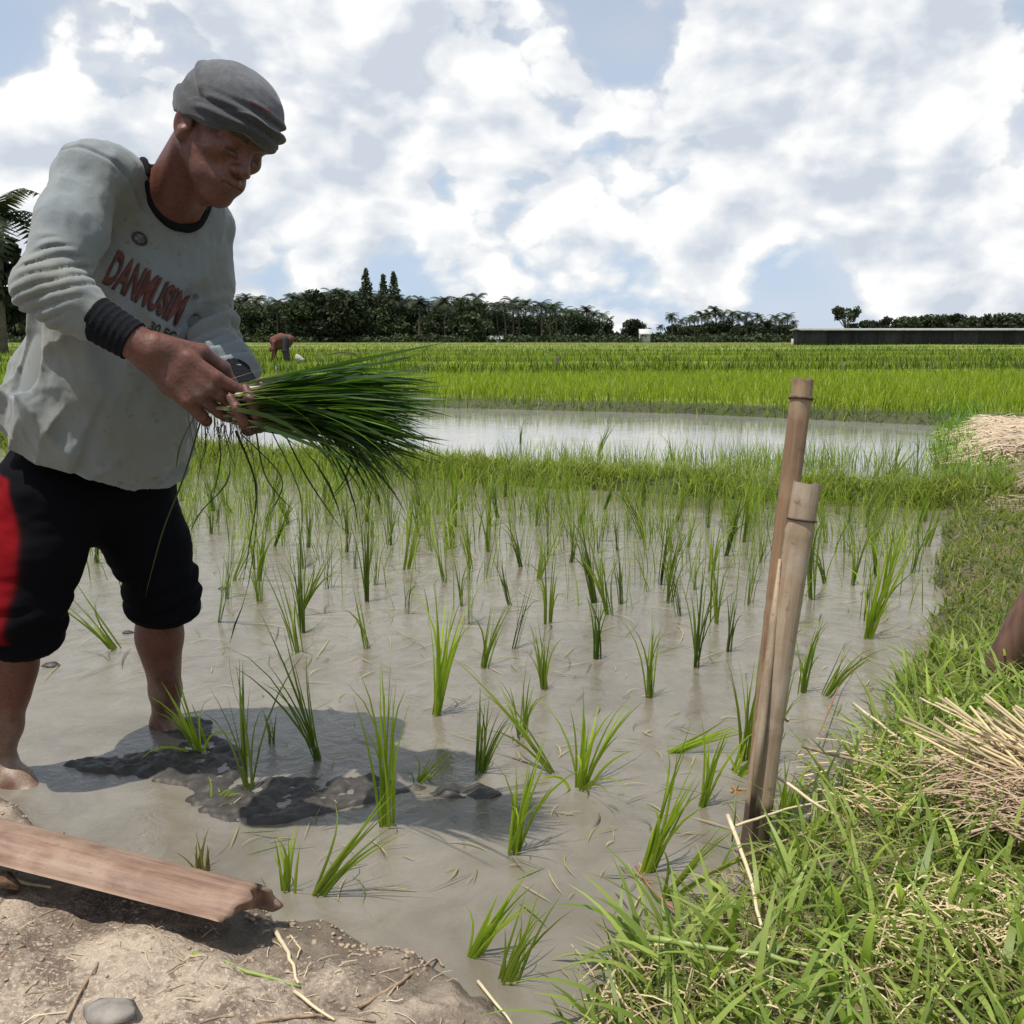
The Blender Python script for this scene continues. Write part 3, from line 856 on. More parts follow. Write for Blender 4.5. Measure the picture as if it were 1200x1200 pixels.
cl0 = np.tile(np.array((.185, .210, .218)), (len(sv), 1))
dirt = np.clip(.5 + 1.8 * fbm(sv[:, 0] * 9, sv[:, 1] * 9, sv[:, 2] * 9, 4), 0, 1)
low = np.clip((.35 - q[:, 2]) / .3, 0, 1)
cl0 = cl0 * (1 - .60 * dirt[:, None]) + np.array((.17, .16, .115)) * (.60 * dirt)[:, None]
cl0 = cl0 * (1 - .30 * low[:, None]) + np.array((.20, .188, .14)) * (.30 * low)[:, None]
sp = np.clip((fbm(sv[:, 0] * 70, sv[:, 1] * 70, sv[:, 2] * 70, 2) - .33) * 9, 0, 1) * np.clip(.6 + 2 * fbm(sv[:, 0] * 6, sv[:, 1] * 6, sv[:, 2] * 6, 2), 0, 1)
cl0 = cl0 * (1 - .55 * sp[:, None]) + np.array((.10, .10, .09)) * (.55 * sp)[:, None]
M_SHIRT = attr_mat('shirt_cotton', .92, 420, .10, .22, .002, **{'Sheen Weight': .15, 'Sheen Roughness': .6})
fpart('shirt', sv, sf, M_SHIRT, cl0)
# collar rib around the neckline
M_BLACK = simple_mat('black_rib_knit', (.006, .006, .008), (.011, .012, .015), 220, .95, .4, .002, **{'Specular IOR Level': .15})
BV = BVHTree.FromPolygons([tuple(v) for v in sv.tolist()], [tuple(f) for f in sf.tolist()])
def carve_d(P):
    q = (P - EC) @ np.array([na, nl, nu]).T; k0 = np.linalg.norm(q / ER); k1 = np.linalg.norm(q / (ER * ER)); return k0 * (k0 - 1) / k1
ring = []
for th in th_:
    e_ = na * math.cos(th) * nr + nl * math.sin(th) * .068; got = None
    for sc_ in np.arange(.45, 1.5, .02):
        o_ = NC + nu * .16 + e_ * sc_; hp_ = BV.ray_cast(Vector(o_), Vector(-nu))[0]
        if hp_ is None: continue
        hp_ = np.array(hp_)
        if carve_d(hp_) > .0035: got = hp_; break
    if got is not None: ring.append(got)
ring = np.array(ring)
for _ in range(2): ring = (np.roll(ring, 1, 0) + ring * 2 + np.roll(ring, -1, 0)) / 4
V, Fc = tube(np.vstack([ring, ring[:2]]), .0095, 10, cap=False)
fpart('collar', V, Fc, M_BLACK)
# knitted cuffs
for a, b, r0, r1 in ((cufR0 * 1.3 - cufR1 * .3, cufR1, .042, .035), (cufL0 * 1.25 - cufL1 * .25, cufL1, .040, .033)):
    cf = Field(); cf.chain([a - nrm(b - a) * .010, b], [r0, r1], .005)
    dd = nrm(b - a); LL = np.linalg.norm(b - a)
    def post(P, D, a=a, dd=dd, LL=LL):
        t = (P - a) @ dd
        rib = .0008 * np.sin(t * 520)
        return np.maximum(np.maximum(D, t - LL - .002), -.012 - t) + rib
    cf.post = [post]
    V, Fc = cf.mesh(.003); fpart('cuff', V, Fc, M_BLACK)

# ------------------------------------------------------------ shorts
sh = Field()
sh.ell((0, -.01, -.03), (.185, .135, .15), .03, M=TOR)
RHm = RK + (RA - RK) * .20; LHm = LK + (LA - LK) * .17
sh.chain([RH, RH * .5 + RK * .5, RK, RHm], [.108, .097, .086, .080], .03)
sh.chain([LH, LH * .5 + LK * .5, LK, LHm], [.106, .094, .083, .078], .03)
cutR = nrm(RHm - RK); cutL = nrm(LHm - LK)
def shpost(P, D):
    m = np.abs(D) < .03
    f = np.zeros(len(P)); p = P[m]
    ff = .012 * fbm(p[:, 0] * 9, p[:, 1] * 9, p[:, 2] * 16, 3)
    for K_, cu, Hm, HH in ((RK, cutR, RHm, RH), (LK, cutL, LHm, LH)):
        t = (p - Hm) @ cu; rr = np.linalg.norm(p - Hm - t[:, None] * cu, axis=1)
        near = rr < .16
        ff = ff + near * (.010 * np.exp(-((t + .020) / .014) ** 2) + .0045 * np.sin((t + .03 * fbm(p[:, 0] * 12, p[:, 1] * 12, p[:, 2] * 12, 2) + .6 * (p[:, 0] - Hm[0])) * 2 * np.pi / .06) * win(t, -.16, -.0, .05))
    f[m] = ff; D = D - f
    dR = (P - RHm) @ cutR; dL = (P - LHm) @ cutL
    rR = np.linalg.norm(P - RHm, axis=1); rL = np.linalg.norm(P - LHm, axis=1)
    isR = rR < rL
    cut = np.where(isR, dR, dL)
    return np.where(np.minimum(rR, rL) < .2, np.maximum(D, cut), D)
sh.post = [shpost]
hv, hfc = sh.mesh(.0045)

cc = np.tile(np.array((.0045, .0045, .006)), (len(hv), 1))
ax = RHm - RH; t = ((hv - RH) @ ax) / (ax @ ax)
cen = RH + np.clip(t, 0, 1)[:, None] * ax
sidev = nrm(np.array((-.75, -.66, 0)))
rel = hv - cen; ang = np.arctan2(np.cross(np.broadcast_to(sidev, rel.shape), rel)[:, 2], rel @ sidev)
red = 1 / (1 + np.exp((hv[:, 0] + 1.042 - .02 * np.sin(t * 5)) / .003)) * (1 - sstep((t - .93) / .03)) * sstep((t + .12) / .03)
red *= (np.abs(ang) < 1.35) * (np.linalg.norm(hv - RH, axis=1) < .5)
cc = cc * (1 - red[:, None]) + np.array((.17, .005, .008)) * red[:, None]
M_SHORTS = attr_mat('shorts_cloth', .85, 300, .12, .15, .002, **{'Specular IOR Level': .06})
fpart('shorts', hv, hfc, M_SHORTS, cc)

# ------------------------------------------------------------ knitted beanie
bn = Field()
brimn = nrm((0, -.16, 1))
def B_(c, r, k=.012, op='u'): bn.ell(hs(*c), hs(*r), k, op, M=HD)
B_((0, .002, .040), (.084, .103, .077), .02)
B_((0, -.004, .062), (.070, .078, .058), .03)
B_((0, -.048, .020), (.070, .054, .058), .03)
B_((0, -.006, .016), (.087, .106, .060), .008)
B_((0, .088, .040), (.042, .020, .020), .018)
B_((0, .035, .050), (.072, .062, .064), .02)
def bpost(P, D):
    q = HD.inv(P) / HS; x, y, z = q.T
    brim = -.011 + .34 * np.clip(y, -.01, .2) - .10 * np.clip(-.02 - y, 0, .2) + .004 * np.sin(x * 60 + y * 40)
    f = .0045 * fbm(x * 16 + z * 10, y * 14, z * 30, 3)
    # folded band: a sharp diagonal overlap on the side and soft wrinkles over the brow
    e = z - (brim + .040 + .25 * (y + .02) * (y < 0) * -1)
    f += .0050 * sstep(-e / .006) * (y > -.2)
    f += .0045 * np.sin((z - .25 * y) * 2 * np.pi / .026 + 2 * x * 12) * win(z, brim, brim + .07, .02) * sstep((y - .0) / .04)
    f += .006 * np.exp(-((z - .055 - .55 * (-y - .01)) / .006) ** 2) * win(y, -.08, .02, .02)
    D = D - f * np.where(np.abs(D) < .03, 1, 0)
    D = np.maximum(D, (brim - z) * .95)
    inner = (np.sqrt((x / .074) ** 2 + ((y + .012) / .094) ** 2 + ((z - .03) / .09) ** 2) - 1) * .07
    return np.maximum(D, -(inner + .0)) if False else D
bn.post = [bpost]
kv, kf = bn.mesh(.0032)
ql = HD.inv(kv) / HS
kc = np.tile(np.array((.070, .071, .078)), (len(kv), 1))
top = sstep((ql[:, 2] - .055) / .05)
kc = kc * (1 + .35 * top)[:, None]  # crown coloured lighter, as light from above would leave it
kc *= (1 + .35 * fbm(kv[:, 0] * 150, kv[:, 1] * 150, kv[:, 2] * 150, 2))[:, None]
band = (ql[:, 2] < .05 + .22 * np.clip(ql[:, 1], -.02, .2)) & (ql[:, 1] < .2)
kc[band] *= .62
lg = (np.abs(ql[:, 2] - .082 - .2 * (ql[:, 0] + .02)) < .0035) & (np.abs(ql[:, 0] + .022) < .020) & (ql[:, 1] > .03)
kc[lg] = (.10, .035, .05)
M_KNIT = attr_mat('knit_wool', .95, 500, .25, .5, .0025, **{'Sheen Weight': .2})
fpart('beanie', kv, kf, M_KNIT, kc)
# short dark hair showing under the brim behind the ear
hr = Field(); hr.ell(hs(0, -.030, .006), hs(.0755, .078, .045), .01, M=HD)
hr.post = [lambda P, D: np.maximum(D, (HD.inv(P)[:, 1] / HS - .012))]
V, Fc = hr.mesh(.005)
fpart('hair', V, Fc, simple_mat('black_hair', (.01, .009, .008), (.02, .016, .014), 300, .6, .5, .003))

# ------------------------------------------------------------ flat print on the shirt front
def flat_text(txt, size=1.0, shear=0.0, bold=0.0):
    cu = bpy.data.curves.new('lettering', 'FONT'); cu.body = txt; cu.size = size; cu.shear = shear
    cu.resolution_u = 3; cu.offset = bold
    o = bpy.data.objects.new('lettering', cu); COL.objects.link(o)
    dg = bpy.context.evaluated_depsgraph_get()
    me = bpy.data.meshes.new_from_object(o.evaluated_get(dg))
    bpy.data.objects.remove(o)
    bm = bmesh.new(); bm.from_mesh(me); bmesh.ops.triangulate(bm, faces=bm.faces[:])
    for _ in range(3):
        lg_ = [e for e in bm.edges if e.calc_length() > .12 * size]
        if lg_: bmesh.ops.subdivide_edges(bm, edges=lg_, cuts=1); bmesh.ops.triangulate(bm, faces=bm.faces[:])
    bm.verts.ensure_lookup_table()
    V = np.array([v.co[:] for v in bm.verts]); Fq = np.array([[v.index for v in f.verts] for f in bm.faces]); bm.free()
    lo, hi = V.min(0), V.max(0)
    return (V - lo)[:, :2] / (hi - lo)[:2], Fq
EYEV = np.array((0, 0, EYE))
def on_shirt(uv, quad, lift=.0012):
    TLq, TRq, BRq, BLq = [np.array(c, float) for c in quad]; out = []
    for u, v in uv:
        px = (TLq * (1 - u) + TRq * u) * v + (BLq * (1 - u) + BRq * u) * (1 - v)
        d = ray(px[0], px[1]).normalized()
        hit = BV.ray_cast(Vector(EYEV), d)
        if hit[0] is None: hit = (Vector(EYEV) + d * 1.9, -d, 0, 0)
        out.append(np.array(hit[0]) + np.array(hit[1]) * lift)
    return np.array(out)
def dense(uv, F): return uv, F
def print_part(name, txt, quad, mat, lift, bold=.0):
    uv, Fq = flat_text(txt, 1.0, 0, bold)
    V = on_shirt(uv, quad, lift); fpart(name, V, Fq, mat, None, False)
M_PR = simple_mat('print_rust', (.075, .022, .017), (.13, .040, .027), 60, .8, .1)
M_PD = simple_mat('print_dark', (.02, .018, .018), (.04, .035, .035), 60, .8, .1)
Q = [(139, 292), (223, 346), (207, 381), (121, 330)]
Qs = [(137.5, 293.5), (221.5, 347.5), (205, 383), (119, 332)]
print_part('print_shadow', 'DANMUSIM', Qs, M_PD, .0012, .05)
print_part('print_lettering', 'DANMUSIM', Q, M_PR, .0020, .022)
print_part('print_small', '30 EC', [(178, 376), (208, 390), (204, 401), (173, 386)], M_PD, .0014, .03)
print_part('print_mark', '®', [(227, 343), (234, 346), (232, 352), (225, 350)], M_PD, .0014)
# oval badge: dark ring with two pale letters
def ring_uv(n=40, r0=.62, r1=1.0):
    th = np.linspace(0, TAU, n, endpoint=False)
    o = np.stack([np.cos(th), np.sin(th)], -1)
    V = np.concatenate([o * r0, o * r1]) * .5 + .5
    i = np.arange(n); j = (i + 1) % n
    return V, np.stack([i, j, j + n, i + n], -1)
uv, Fq = ring_uv()
BQ = [(155, 269), (173, 274), (173, 291), (153, 284)]
fpart('badge_ring', on_shirt(uv, BQ, .0014), Fq, M_PD, None, False)
print_part('badge_lettering', 'OB', [(157, 275), (170, 279), (169, 286), (156, 281)], M_PD, .0013)
# ============================================================ things in and around the paddy
# ------------------------------------------------------------ the bunch of seedlings in the farmer's hands
def blade_paths(root, dirs, L, droop, segs=7):
    n = len(dirs); t = np.linspace(0, 1, segs + 1)
    d = dirs / np.linalg.norm(dirs, axis=1)[:, None]
    P = root[:, None] + d[:, None] * (L[:, None] * t[None])[..., None]
    P[..., 2] -= droop[:, None] * (t[None] ** 2.2)
    P[..., 0] -= (.35 * droop)[:, None] * (t[None] ** 3)
    return P, t
def strip(P, t, W, cols, face=None, base=.5):
    n, m, _ = P.shape
    T = np.gradient(P, axis=1); T /= np.linalg.norm(T, axis=2)[..., None] + 1e-9
    rv = RNG.normal(0, 1, (n, 1, 3)); rv[:, 0, 1] *= .5
    S = np.cross(T, rv); S /= np.linalg.norm(S, axis=2)[..., None] + 1e-9
    wd = (W[:, None] * .5) * np.clip(base + t * 3, 0, 1) * np.clip(1.03 - t ** 4, .04, 1)
    V = np.stack([P - S * wd[..., None], P + S * wd[..., None]], 2).reshape(-1, 3)
    k = m * 2; i = (np.arange(n) * k)[:, None] + (np.arange(m - 1) * 2)[None]
    F = np.stack([i, i + 1, i + 3, i + 2], -1).reshape(-1, 4)
    C = np.repeat(np.repeat(cols[:, None], m, 1)[:, :, None], 2, 2)
    return V, F, C
GRIP = A(286, 478, 1.69)
bun = empty('seedling_bunch', tuple(GRIP))
tag(bun, 'thick bunch of dark green uprooted seedlings held out in the hands of the farmer', 'seedlings')
def bunch_strip(n, lift=0.0):
    ang = RNG.normal(0, .15, n); el = RNG.normal(.05, .085, n); ang2 = RNG.normal(-.05, .16, n)
    d = np.stack([np.cos(el) * np.cos(ang2), np.sin(ang2), np.sin(el)], -1)
    root = RNG.normal(0, 1, (n, 3)) * np.array((.020, .018, .015))
    root[:, 2] = np.sin(el) * .10 + RNG.normal(0, .011, n)
    L = rnd(.26, .37, n); dr = rnd(.0, .07, n) + (RNG.random(n) < .16) * rnd(.05, .16, n)
    P, t = blade_paths(root, d, L, dr, 8)
    W = rnd(.0040, .0085, n)
    g = RNG.random(n)[:, None]
    c = np.array((.02, .055, .010)) * (1 - g ** 2) + np.array((.11, .21, .022)) * g ** 2
    V, F, C = strip(P, t, W, c)
    tt = t[None, :, None, None]
    pale = np.clip(1 - tt / .16, 0, 1); C = C * (1 - pale) + np.array((.42, .40, .26)) * pale
    return V, F, C.reshape(-1, 3)
V, F, C = bunch_strip(640)
nper = 18; fper = 8
M_BUNCH = leaf_mat('bunch_leaf', trans=.35, rough=.42)
for i in range(120):
    obj('leaf', mesh_np('bunch_leaf', V[i * nper:(i + 1) * nper], F[:fper], False, C[i * nper:(i + 1) * nper]), M_BUNCH, bun)
k0 = 120
o = obj('leaf_mass', mesh_np('leaf_mass', V[k0 * nper:], F[k0 * fper:] - k0 * nper, False, C[k0 * nper:]), M_BUNCH, bun); tag(o, kind='stuff')
# white stem bases
n = 60
root = RNG.normal(0, 1, (n, 3)) * np.array((.010, .014, .012)) + np.array((-.012, -.01, .010))
P, t = blade_paths(root, np.stack([np.ones(n), rnd(-.3, .2, n), rnd(-.25, .3, n)], -1), rnd(.03, .07, n), np.zeros(n), 3)
V, F, C = strip(P, t, rnd(.004, .007, n), np.tile(np.array((.55, .52, .38)), (n, 1)), base=1.0)
o = obj('stem_bases', mesh_np('stem_bases', V, F, False, C.reshape(-1, 3)), M_STRAW, bun); tag(o, kind='stuff')
# muddy roots and long blades hanging straight down from the hands
def hang(pix, w, col, y=1.68):
    P = np.array([list(at(px, py, y + .02 * i)) for i, (px, py) in enumerate(pix)]) - GRIP
    m = 14; u = np.linspace(0, len(P) - 1, m); i0 = np.clip(u.astype(int), 0, len(P) - 2); fr = (u - i0)[:, None]
    Pm1 = P[np.clip(i0 - 1, 0, None)]; P0 = P[i0]; P1 = P[i0 + 1]; P2 = P[np.clip(i0 + 2, None, len(P) - 1)]
    Q = .5 * (2 * P0 + (P1 - Pm1) * fr + (2 * Pm1 - 5 * P0 + 4 * P1 - P2) * fr ** 2 + (3 * P0 - Pm1 - 3 * P1 + P2) * fr ** 3)
    return strip(Q[None], np.linspace(0, 1, m), np.array([w]), np.array([col]), base=1.0)
HANG = [([(236, 490), (215, 560), (190, 625), (170, 700)], .004), ([(276, 505), (300, 570), (292, 640), (283, 690)], .005),
        ([(292, 510), (302, 590), (290, 690), (270, 750), (272, 800), (290, 850)], .0045),
        ([(265, 500), (268, 560), (235, 600), (222, 625)], .0035), ([(318, 505), (352, 580), (352, 650), (355, 712)], .004),
        ([(246, 492), (236, 540), (228, 590)], .003), ([(256, 500), (258, 540), (248, 590)], .003),
        ([(282, 508), (330, 560), (318, 600)], .0035), ([(300, 505), (312, 560), (345, 600)], .003),
        ([(228, 488), (212, 520), (206, 550)], .0035), ([(400, 505), (420, 545), (398, 575), (372, 600)], .005),
        ([(420, 510), (405, 560), (385, 585)], .005), ([(450, 520), (470, 555), (478, 600)], .004),
        ([(330, 500), (360, 560), (400, 620)], .0035), ([(310, 505), (306, 560), (270, 640)], .003), ([(240, 495), (240, 530), (226, 560)], .003)]
for i, (pix, w_) in enumerate(HANG):
    V, F, C = hang(pix, w_, (.030, .040, .015) if i % 3 else (.045, .075, .02))
    obj('hanging_blade', mesh_np('hanging_blade', V, F, False, C.reshape(-1, 3)), M_BUNCH, bun)
rt = []
for i in range(90):
    b = RNG.normal(0, 1, 3) * (.030, .012, .006) + (-.035, -.01, -.02)
    l = rnd(.03, .10, 1)[0]; x = RNG.normal(0, .018, 2)
    P = np.stack([b + np.array((x[0] * u ** 2, x[1] * u * .3, -l * u)) for u in np.linspace(0, 1, 6)])
    rt.append(strip(P[None], np.linspace(0, 1, 6), np.array([.0016]), np.array([(.10, .065, .045)]), base=1.0))
rt = [(a, b, c.reshape(-1, 3)) for a, b, c in rt]
V, F, C = join_np(rt); o = obj('roots', mesh_np('roots', V, F, False, C), M_STRAW, bun); tag(o, kind='stuff')

# ------------------------------------------------------------ bamboo stakes
def bamboo_mat(name, c0, c1, c2):
    m, nt = new_mat(name)
    v = nt('ShaderNodeTexCoord').outputs['Object']
    s = nt('ShaderNodeVectorMath', {0: v, 1: (14, 14, .8)}, operation='MULTIPLY').outputs[0]
    a = nt.noise(s, 5, 6, .6); b = nt.noise(v, 9, 6, .6); c = nt.noise(v, 60, 5, .6)
    z = nt('ShaderNodeSeparateXYZ', {0: v}).outputs[2]
    col = nt.mix(nt.smooth(a, .35, .65), c0, c1)
    col = nt.mix(nt.smooth(b, .45, .65, 0, .7), col, c2)
    col = nt.mix(nt.smooth(c, .60, .70, 0, .5), col, (.07, .05, .04))
    wet = nt.smooth(nt.math('ADD', z, nt.math('MULTIPLY', b, .04)), .165, .185, .88, 0.0)
    col = nt.mix(wet, col, (.045, .028, .02))
    principled(nt, col, .55, a, .35, .004)
    return m
M_BAM = bamboo_mat('weathered_bamboo', (.36, .265, .175), (.25, .175, .115), (.42, .35, .27))
M_BAM2 = bamboo_mat('brown_stake', (.27, .165, .09), (.17, .10, .055), (.32, .22, .13))
M_DARKCUT = simple_mat('cut_end', (.16, .09, .05), (.06, .035, .02), 90, .9, .5, .004)
def stake(label, group, p0, p1, r0, r1, mat, nodes, hollow=True, elong=1.0):
    p0 = np.array(p0); p1 = np.array(p1); ax = p1 - p0; L = np.linalg.norm(ax)
    root = empty('bamboo_stake', tuple(p0)); tag(root, label, 'stake', group)
    q = Vector(ax).to_track_quat('Z', 'Y')
    root.rotation_mode = 'QUATERNION'; root.rotation_quaternion = q
    m = 60; t = np.linspace(0, 1, m); n = 28
    r = r0 + (r1 - r0) * t
    for nd in nodes: r = r + .0018 * np.exp(-((t * L - nd) / .006) ** 2) - .0012 * np.exp(-((t * L - nd - .012) / .006) ** 2)
    th = np.linspace(0, TAU, n, endpoint=False)
    bow = .006 * np.sin(t * np.pi)
    V = []
    for i in range(m):
        rr = r[i] * (1 + .02 * np.sin(3 * th + i * .05) + .012 * vnoise(th * 2, t[i] * 20))
        top = (.0015 * np.sin(th * 2 + 1) + .001 * np.sin(th * 5)) * (i == m - 1)
        V.append(np.stack([np.cos(th) * rr + bow[i], np.sin(th) * rr, np.full(n, t[i] * L) + top], -1))
    V = np.array(V)
    i = np.arange(m - 1)[:, None] * n; j = np.arange(n)[None]; j2 = (j + 1) % n
    F = np.stack([i + j, i + j2, i + n + j2, i + n + j], -1).reshape(-1, 4)
    obj('shaft', mesh_np('shaft', V.reshape(-1, 3), F), mat, root)
    # cut top: rim and sunken diaphragm
    outer = V[-1]; cx = np.array((bow[-1], 0, L))
    if hollow:
        ri = [outer, (outer - cx) * np.array((.72, .72, 1)) + cx, (outer - cx) * np.array((.68, .68, 1)) + cx - (0, 0, .03), (outer - cx) * np.array((.02, .02, 0)) + cx - (0, 0, .032)]
    else:
        ri = [outer, (outer - cx) * np.array((.8, .8, 1)) + cx + (0, 0, .004), (outer - cx) * np.array((.4, .4, 1)) + cx + (0, 0, .001), (outer - cx) * np.array((.02, .02, 0)) + cx + (0, 0, .003)]
    VV = np.concatenate(ri); i = np.arange(len(ri) - 1)[:, None] * n
    F = np.stack([i + j, i + j2, i + n + j2, i + n + j], -1).reshape(-1, 4)
    obj('cut_top', mesh_np('cut_top', VV, F, False), M_DARKCUT, root)
    return root, L
def nodering(root, z, r, x, mat):
    V, F = tube([(x + r * math.cos(a), r * math.sin(a), z) for a in np.linspace(0, TAU, 33)], .0022, 6, cap=False)
    obj('node_ring', mesh_np('node_ring', V, F), mat, root)
base = A(886, 985, 1.66); top = A(946, 566, 1.74)
b1, L1 = stake('shorter thicker grey brown bamboo stake with a dark ring near its top', 'bamboo stakes standing at the water edge',
               base + (base - top) * .12, top, .0265, .0255, M_BAM, [.30, .685])
nodering(b1, L1 - .100 + .03, .0262, .0005, simple_mat('dark_joint', (.03, .02, .015), (.05, .035, .025), 60, .8))
M_SCAR = simple_mat('pale_scar', (.45, .33, .24), (.36, .25, .18), 60, .7)
V, F = tube([(-.0275 * math.cos(a) * 1.0, -.0275 * math.sin(a), .325 + .004 * math.sin(5 * a)) for a in np.linspace(.2, 1.6, 12)], .0022, 6)
obj('bud_scar', mesh_np('bud_scar', V, F), M_SCAR, b1)
base2 = A(884, 975, 1.74); top2 = A(941, 446, 1.86)
b2, L2 = stake('taller slimmer reddish brown stake standing behind the short bamboo', 'bamboo stakes standing at the water edge',
               base2 + (base2 - top2) * .08, top2, .020, .0205, M_BAM2, [.2, .52], False)
V, F = tube([(0.0002 + .0212 * math.cos(a), .0212 * math.sin(a), L2 - .035) for a in np.linspace(0, TAU, 33)], .0035, 6, cap=False)
obj('frayed_band', mesh_np('frayed_band', V, F), M_DARKCUT, b2)
# split sliver beside the stakes
V, F = tube([A(880, 960, 1.63), A(893, 850, 1.66), A(905, 740, 1.70), A(914, 655, 1.72)], [.005, .008, .008, .003], 8)
sl = obj('split_sliver', mesh_np('split_sliver', V, F), M_BAM)
tag(sl, 'thin split strip of bamboo wedged beside the thick bamboo stake', 'bamboo strip')
# thick brown post at the right edge
P = [A(1160, 800, 2.45) - (0, 0, .05), A(1176, 778, 2.44), A(1205, 728, 2.42), A(1262, 640, 2.36), A(1330, 540, 2.3)]
V, F = tube(P, [.030, .044, .052, .056, .058], 20, jitter=.012)
po = empty('leaning_post', tuple(P[0])); tag(po, 'thick dark reddish brown post end leaning in from the right edge into the grass', 'post')
obj('shaft', mesh_np('post_shaft', V - np.array(P[0]), F), simple_mat('dark_post', (.10, .05, .035), (.17, .09, .06), 14, .7, .5, .006, 6, (3, 3, .6)), po)
V, F = tube([np.array(P[0]) - (0, 0, .03), np.array(P[0]) + (.01, 0, .03)], [.037, .040], 16, jitter=.06)
obj('shaded_foot', mesh_np('shaded_foot', V - np.array(P[0]), F), M_DARKCUT, po)  # dark sleeve standing in for the shade under the post end

# ------------------------------------------------------------ split bamboo length on the mud
a0, a1 = gp(-70, 990, .075), gp(296, 1086, .055)
a0 = np.array(a0) + (0, 0, .0); a1 = np.array(a1)
ax = nrm(a1 - a0); sd = nrm(np.cross((0, 0, 1), ax)); up = np.cross(ax, sd)
sb = empty('split_bamboo', tuple(a1)); tag(sb, 'long pinkish brown split bamboo half lying hollow side down on the mud bank', 'split bamboo')
LB = np.linalg.norm(a1 - a0); m, n = 60, 26; Vo, Vi = [], []
for i in range(m):
    t = i / (m - 1); c = a0 + ax * LB * t
    R0 = .069 - .009 * t + .0016 * math.exp(-((t - .97) / .012) ** 2)
    ph = np.linspace(-.10, np.pi + .10, n)
    jag = .012 * np.sin(ph * 3 + 1) * (i == m - 1) + .006 * np.sin(ph * 9) * (i == m - 1)
    wob = 1 + .02 * fbm(ph * 1.5, t * 6, 0, 3)
    for lst, rr in ((Vo, R0), (Vi, R0 - .009)):
        lx_ = np.cos(ph) * rr * wob * 1.12; lz_ = np.sin(ph) * rr * .74 * wob
        tl = .42 * (1 if sd[1] < 0 else -1); x2 = lx_ * math.cos(tl) - lz_ * math.sin(tl); z2 = lx_ * math.sin(tl) + lz_ * math.cos(tl)
        lst.append(c[None] + sd * x2[:, None] + up * (z2 + .022)[:, None] + ax * jag[:, None])
Vo, Vi = np.array(Vo), np.array(Vi)
def gridF(m, n, o=0, flip=False):
    i = np.arange(m - 1)[:, None] * n + np.arange(n - 1)[None] + o
    F = np.stack([i, i + 1, i + n + 1, i + n], -1).reshape(-1, 4)
    return F[:, ::-1] if flip else F
VV = np.concatenate([Vo.reshape(-1, 3), Vi.reshape(-1, 3)]); N_ = m * n
F = [gridF(m, n), gridF(m, n, N_, True)]
e = np.arange(n - 1); r0 = (m - 1) * n
F.append(np.stack([r0 + e, r0 + e + 1, N_ + r0 + e + 1, N_ + r0 + e], -1))
i = np.arange(m - 1) * n
F.append(np.stack([i, i + n, N_ + i + n, N_ + i], -1)); F.append(np.stack([i + n - 1, i + 2 * n - 1, N_ + i + 2 * n - 1, N_ + i + n - 1], -1))
def wood_mat():
    m_, nt = new_mat('split_bamboo_skin')
    v = nt('ShaderNodeTexCoord').outputs['Object']
    # grain runs along the piece
    rot = nt('ShaderNodeVectorRotate', {'Vector': v, 'Angle': -math.atan2(ax[1], ax[0])}, rotation_type='Z_AXIS').outputs[0]
    s = nt('ShaderNodeVectorMath', {0: rot, 1: (1.2, 16, 16)}, operation='MULTIPLY').outputs[0]
    a = nt.noise(s, 4, 8, .65); b = nt.noise(v, 7, 6, .6); c = nt.noise(v, 120, 4, .6)
    col = nt.mix(nt.smooth(a, .35, .65), (.135, .075, .05), (.25, .155, .105))
    col = nt.mix(nt.smooth(b, .42, .62, 0, .6), col, (.33, .23, .165))
    col = nt.mix(nt.smooth(c, .60, .68, 0, .5), col, (.15, .09, .07))
    principled(nt, col, .62, a, .5, .004)
    return m_
M_SB = wood_mat()
obj('shell', mesh_np('split_shell', VV - a1, np.concatenate(F)), M_SB, sb)
# node plate closing the end, set a little inside
def shell_pt(t, p_, k):
    R0 = (.069 - .009 * t) * k; lx_, lz_ = math.cos(p_) * R0 * 1.12, math.sin(p_) * R0 * .74; tl = .42 * (1 if sd[1] < 0 else -1)
    return a0 + ax * LB * t + sd * (lx_ * math.cos(tl) - lz_ * math.sin(tl)) + up * (lx_ * math.sin(tl) + lz_ * math.cos(tl) + .022)
ph = np.linspace(0, np.pi, 20)
VV = np.array([shell_pt(.975, p_, .90) for p_ in ph] + [shell_pt(.972, p_, .45) for p_ in ph] + [shell_pt(.968, p_, .04) for p_ in ph])
obj('node_plate', mesh_np('node_plate', VV - a1, gridF(3, 20)), M_SB, sb)
# dark notch piece near the left
nt0 = a0 + ax * LB * .28 - sd * .055
V, F = tube([nt0 + (0, 0, .0), nt0 + ax * .03 + (0, 0, .012), nt0 + ax * .055 + (0, 0, .004)], [.012, .014, .006], 8, jitter=.1)
obj('broken_notch', mesh_np('broken_notch', V - a1, F), M_DARKCUT, sb)

